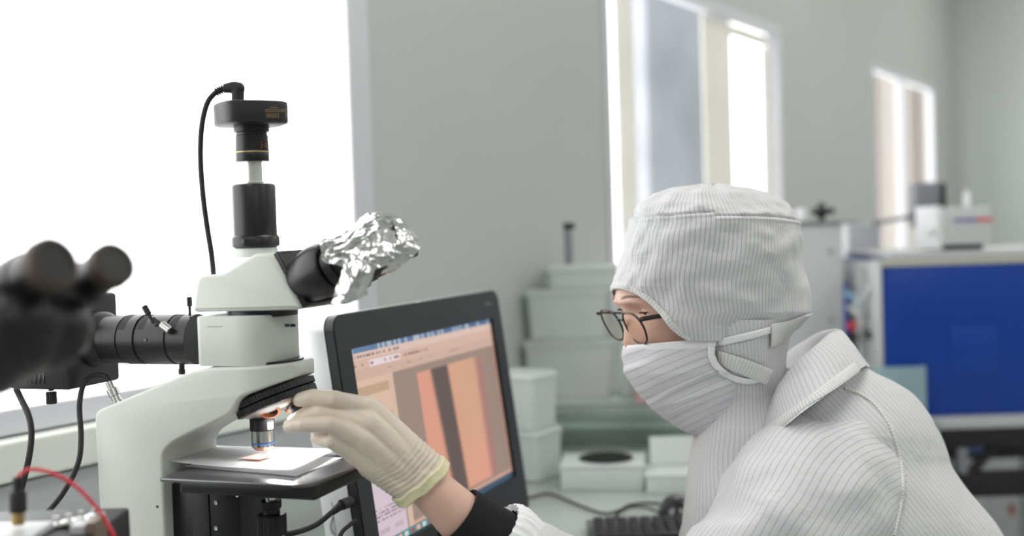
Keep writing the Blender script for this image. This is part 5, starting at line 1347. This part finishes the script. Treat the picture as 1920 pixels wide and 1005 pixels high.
obj('raised_lid', lp, m_pp, tb)

# ================================================================== bench, blue cabinet and equipment behind the person
BD = 2.95
zt = P(1800, 778, BD).z      # bench top height
xl_, xr_ = P(1651, 700, BD).x, P(2160, 700, BD).x
t = thing('work_bench', 'grey topped work bench on black steel frame under the blue cabinet', 'bench', (xl_ + .4, BD + .2, 0))
obj('bench_top', box((xl_, BD - .06, zt - .028), (xr_, BD + .47, zt), .004), m_lgrey, t)
obj('beam', box((xl_ + .02, BD - .05, zt - .075), (xr_ - .02, BD - .01, zt - .0285), .002), m_black2, t)
zl = P(1850, 905, BD).z
obj('beam', box((xl_ + .02, BD - .05, zl - .03), (xr_ - .02, BD - .01, zl + .03), .002), m_black2, t)
obj('beam', box((xl_ + .02, BD + .40, zl - .03), (xr_ - .02, BD + .44, zl + .03), .002), m_black2, t)
for x in (xl_ + .04, xr_ - .04):
    for y in (BD - .03, BD + .42): obj('leg', box((x - .02, y - .02, 0), (x + .02, y + .02, zt - .0285), .002), m_black2, t)
a = P(1805, 905, BD); b = P(1868, 830, BD); obj('brace', tube([a + Vector((0, .0, 0)), b], .014, 8), m_black2, t)
a = P(1740, 830, BD); obj('upright', box((P(1800, 900, BD).x - .012, BD - .045, zl), (P(1800, 900, BD).x + .012, BD - .015, zt - .076), .001), m_dgrey, t)
# blue cabinet
zc0, zc1 = zt + .0008, P(1800, 487, BD - .04).z; cx0 = P(1652, 600, BD).x; cx1 = P(2110, 600, BD).x
t = thing('cabinet', 'bright blue metal equipment cabinet with a taped pale edge on the bench', 'cabinet', ((cx0 + cx1) / 2, BD + .2, zc0))
obj('body', box((cx0, BD - .03, zc0), (cx1, BD + .46, zc1), .004), m_blue, t)
obj('side_panel', box((cx0 - .003, BD + .021, zc0), (cx0 - .0003, BD + .455, zc1 - .002), .001), m_cab, t)
obj('front_panel', box((P(1775, 600, BD).x, BD - .033, zc0 + .10), (P(1862, 600, BD).x, BD - .0305, zc1 - .17), .001), M('blue_panel', (.005, .05, .33), .28), t)
obj('edge_tape', box((cx0 - .004, BD - .034, zc1 - .012), (cx1, BD + .01, zc1 + .0035), .001), m_tape, t)
obj('corner_post', box((cx0 - .016, BD - .036, zc0), (cx0 - .0045, BD + .02, zc1 + .004), .002), m_cab, t)
# worktop slab on the cabinet with a small grey analyser
zs0 = zc1 + .004
t = tag(obj('top_slab', box((P(1672, 470, BD).x, BD + .02, zs0), (cx1, BD + .4, zs0 + .016), .002), m_cab), 'pale flat slab lying on top of the blue cabinet', 'slab')
ax0, ax1 = P(1758, 420, BD + .08).x, P(1851, 420, BD + .08).x; az0, az1 = zs0 + .0165, P(1800, 388, BD + .08).z
t = thing('analyser', 'small grey boxy analyser with blue and red stripe on the cabinet', 'instrument', ((ax0 + ax1) / 2, BD + .14, az0))
obj('case', box((ax0, BD + .05, az0 + .014), (ax1, BD + .2, az1), .004), m_cab, t); obj('foot_plate', box((ax0 + .004, BD + .06, az0), (ax1 - .02, BD + .19, az0 + .0135), .001), m_gloss, t)
obj('side_panel', box((ax0 - .016, BD + .045, az0 + .004), (ax0 - .0005, BD + .2, az1 + .004), .002), m_plainw, t)
sz = P(1800, 413, BD + .05).z
obj('blue_stripe', box((P(1775, 0, BD + .05).x, BD + .0475, sz - .004), (P(1818, 0, BD + .05).x, BD + .0497, sz + .004)), M('dusty_blue', (.12, .13, .40), .5), t)
obj('red_stripe', box((P(1818, 0, BD + .05).x + .0003, BD + .0475, sz - .004), (P(1848, 0, BD + .05).x, BD + .0497, sz + .004)), M('bright_red', (.75, .05, .05), .5), t)
obj('valve_knob', sphere((ax0 - .028, BD + .06, az0 + .05), .012), m_plainw, t)
q = P(1812, 376, BD + .12); tag(obj('white_bottle', lathe([(0, 0), (.009, .001), (.009, .03), (.006, .036), (.006, .042), (0, .042)], (q.x, BD + .12, az1 + .0005), Z, 20), m_plainw), 'small white bottle on top of the grey analyser', 'bottle')
# grey monitor seen from its side, further back
md_ = 3.5; zq = P(1740, 425, md_).z
t = thing('computer_monitor', 'small grey computer monitor turned sideways near the far window', 'monitor', P(1735, 430, md_))
mbm = rbox_ = box((-.035, -.03, 0), (.045, .035, P(1735, 342, md_).z - zq), .01); q = P(1732, 425, md_)
for v in mbm.verts: v.co += Vector((q.x, q.y, zq))
obj('back_shell', mbm, m_dgrey, t); mb2 = box((.0455, -.035, .008), (.056, .04, P(1735, 342, md_).z - zq - .004), .002)
for v in mb2.verts: v.co += Vector((q.x, q.y, zq))
obj('screen_frame', mb2, m_black2, t); obj('stand', box((q.x - .012, q.y - .01, 1.0), (q.x + .012, q.y + .01, zq - .0005), .002), m_dgrey, t); obj('arm', tube([P(1640, 418, 3.35), P(1700, 408, 3.4), P(1745, 400, 3.45)], .006, 8), m_gloss, t)
# second bench behind that carries the monitor and the tall cabinets
t = thing('back_table', 'pale table behind the blue cabinet along the window wall', 'table', (P(1750, 500, 3.5).x, 3.5, 0))
tx0, tx1 = P(1665, 450, 3.45).x, P(1960, 450, 3.45).x
obj('table_top', box((tx0, 3.46, .97), (tx1, 3.95, .998), .003), m_cab, t)
for x in (tx0 + .04, tx1 - .04):
    for y in (3.5, 3.9): obj('leg', box((x - .02, y - .02, 0), (x + .02, y + .02, .9695), .002), m_cab, t)
# tall grey cabinet
gd = 3.15; gx0, gx1 = P(1440, 500, gd).x, P(1582, 500, gd).x; gz = P(1540, 420, gd).z
t = thing('metal_cabinet', 'tall pale grey metal cabinet with black top plate behind the hood', 'cabinet', ((gx0 + gx1) / 2, gd + .1, 0))
obj('body', box((gx0, gd, .0005), (gx1, gd + .28, gz), .004), m_cab, t); obj('top_plate', box((gx0 - .01, gd - .01, gz + .0005), (P(1612, 410, gd).x, gd + .2, gz + .007), .001), m_dgrey, t)
for x, y in ((1558, 472), (1560, 600)): obj('lock', lathe([(.006, 0), (.006, .003)], (P(x, y, gd).x, gd - .0002, P(x, y, gd).z), -YY, 16), m_dgrey, t)
obj('door_edge', box((gx1 + .0004, gd - .004, .3), (gx1 + .008, gd + .01, gz - .16), .001), M('blue_edge', (.05, .10, .5), .4), t)
t = thing('hand_valve', 'black star-shaped hand valve on top of the tall grey cabinet', 'valve', P(1540, 412, gd + .05))
q = P(1540, 396, gd + .05); obj('stem', cyl((q.x, q.y, gz + .0075), Z, .008, q.z - gz + .002), m_brown, t); hv = bm_new()
merge(hv, sphere(q, .02)); merge(hv, tube([q - XX * .028, q + XX * .036], .009, 12)); merge(hv, cyl(q, Z, .008, .026))
obj('handle', remesh(hv, .0025, 2), m_gloss, t)
q = P(1503, 395, gd + .05); tag(obj('white_jar', lathe([(0, 0), (.014, .001), (.014, .032), (.011, .037), (0, .037)], (q.x, q.y, gz + .0075), Z, 20), m_plainw), 'small white jar on the tall grey cabinet beside the black valve', 'jar')
# second lower grey block
b0, b1 = P(1590, 450, 3.47).x, P(1652, 450, 3.47).x
t = thing('equipment_case', 'grey equipment case between the tall cabinet and the blue cabinet', 'case', ((b0 + b1) / 2, 3.6, 0))
obj('body', box((b0, 3.47, .0005), (b1, 3.71, P(1620, 427, 3.47).z), .004), m_lgrey, t); obj('lid', box((b0 - .002, 3.468, P(1620, 427, 3.47).z + .0005), (b1 + .003, 3.71, P(1620, 421, 3.47).z), .002), m_cab, t)
obj('cable_duct', box((b0 + .004, 3.455, .5), (b0 + .016, 3.469, P(1620, 470, 3.47).z), .001), m_black2, t)
obj('blue_cover', box((b0 + .018, 3.458, P(1600, 690, 3.47).z), (b0 + .06, 3.469, P(1600, 492, 3.47).z), .001), M('pale_blue_panel', (.42, .48, .66), .5), t)
# clamp and tubing cluster
t = thing('tubing_cluster', 'bundle of shiny metal fittings and tubing hanging beside the blue cabinet', 'fittings', P(1615, 600, 3.02))
fc_ = bm_new(); rr = random.Random(11)
for k in range(9): a = P(1612 + rr.uniform(-8, 12), 600 + rr.uniform(-25, 25), 3.02); b = a + Vector((rr.uniform(-.02, .02), rr.uniform(-.01, .01), rr.uniform(-.03, .04))); merge(fc_, capsule(a, b, .008, .006, 10))
merge(fc_, tube([P(1632, 535, 3.02), P(1622, 565, 3.02), P(1612, 600, 3.02)], .008, 10, 12)); obj('fittings', fc_, m_chrome, t)
obj('blue_hose', tube([P(1586, 548, 3.03), P(1600, 560, 3.02), P(1616, 578, 3.02)], .007, 10, 12), M('hose_blue', (.25, .45, .62), .4), t)
obj('red_knob', sphere(P(1597, 612, 3.02), .012), m_red, t); obj('black_knob', sphere(P(1600, 630, 3.02), .013), m_rubber, t); obj('black_knob', sphere(P(1632, 628, 3.02), .012), m_rubber, t)
obj('mounting_plate', box((P(1604, 0, 3.05).x, 3.05, .0005), (cx0 - .024, 3.06, P(1600, 500, 3.05).z), .001), m_cab, t)
# things below the bench
tag(obj('blue_carton', box((P(1778, 0, 3.2).x, 3.15, zl + .031), (P(1797, 0, 3.2).x + .03, 3.3, P(1780, 815, 3.15).z), .002), M('blue_carton', (.15, .22, .5), .6)), 'small blue carton on the lower beam shelf of the bench', 'carton')
tag(obj('yellow_post', box((P(1893, 0, 3.7).x, 3.69, 0), (P(1903, 0, 3.7).x, 3.71, .97), .001), m_yel), 'thin yellow upright post seen under the bench', 'post')
t = thing('storage_cabinet', 'pale grey floor cabinet standing in the dark behind the bench', 'cabinet', (P(1880, 0, 4.0).x, 4.15, 0))
obj('body', box((P(1760, 0, 4.05).x, 4.05, .0005), (P(2050, 0, 4.05).x, 4.4, .93), .004), m_lgrey, t); obj('red_label', box((P(1870, 0, 4.05).x, 4.046, P(1870, 972, 4.05).z), (P(1879, 0, 4.05).x, 4.0496, P(1870, 950, 4.05).z)), M('dark_red', (.3, .03, .03), .5), t)
q = P(1930, 425, 3.1); tag(obj('black_fitting', merge(sphere((q.x, BD + .1, q.z), .022), cyl((q.x, BD + .1, zs0 + .0165), Z, .012, q.z - zs0 - .02)), m_gloss), 'black fitting standing on the blue cabinet at the right edge', 'fitting')
# glass tank in front of the blue cabinet
gz0, gz1 = zt + .001, P(1690, 693, 2.85).z; g0, g1 = P(1600, 0, 2.85).x, P(1728, 0, 2.85).x
t = thing('glass_tank', 'small open glass tank on the bench in front of the blue cabinet', 'tank', ((g0 + g1) / 2, 2.89, gz0))
m_tank = plastic_clear('hazy_tank_glass', (.50, .68, .70), .35, .3)
obj('glass_front', box((g0, 2.85 + .04, gz0), (g1, 2.853 + .04, gz1)), m_tank, t); obj('glass_side', box((g1 - .003, 2.8535 + .04, gz0), (g1, BD - .04, gz1)), m_tank, t); obj('glass_side', box((g0, 2.8535 + .04, gz0), (g0 + .003, BD - .04, gz1)), m_tank, t)
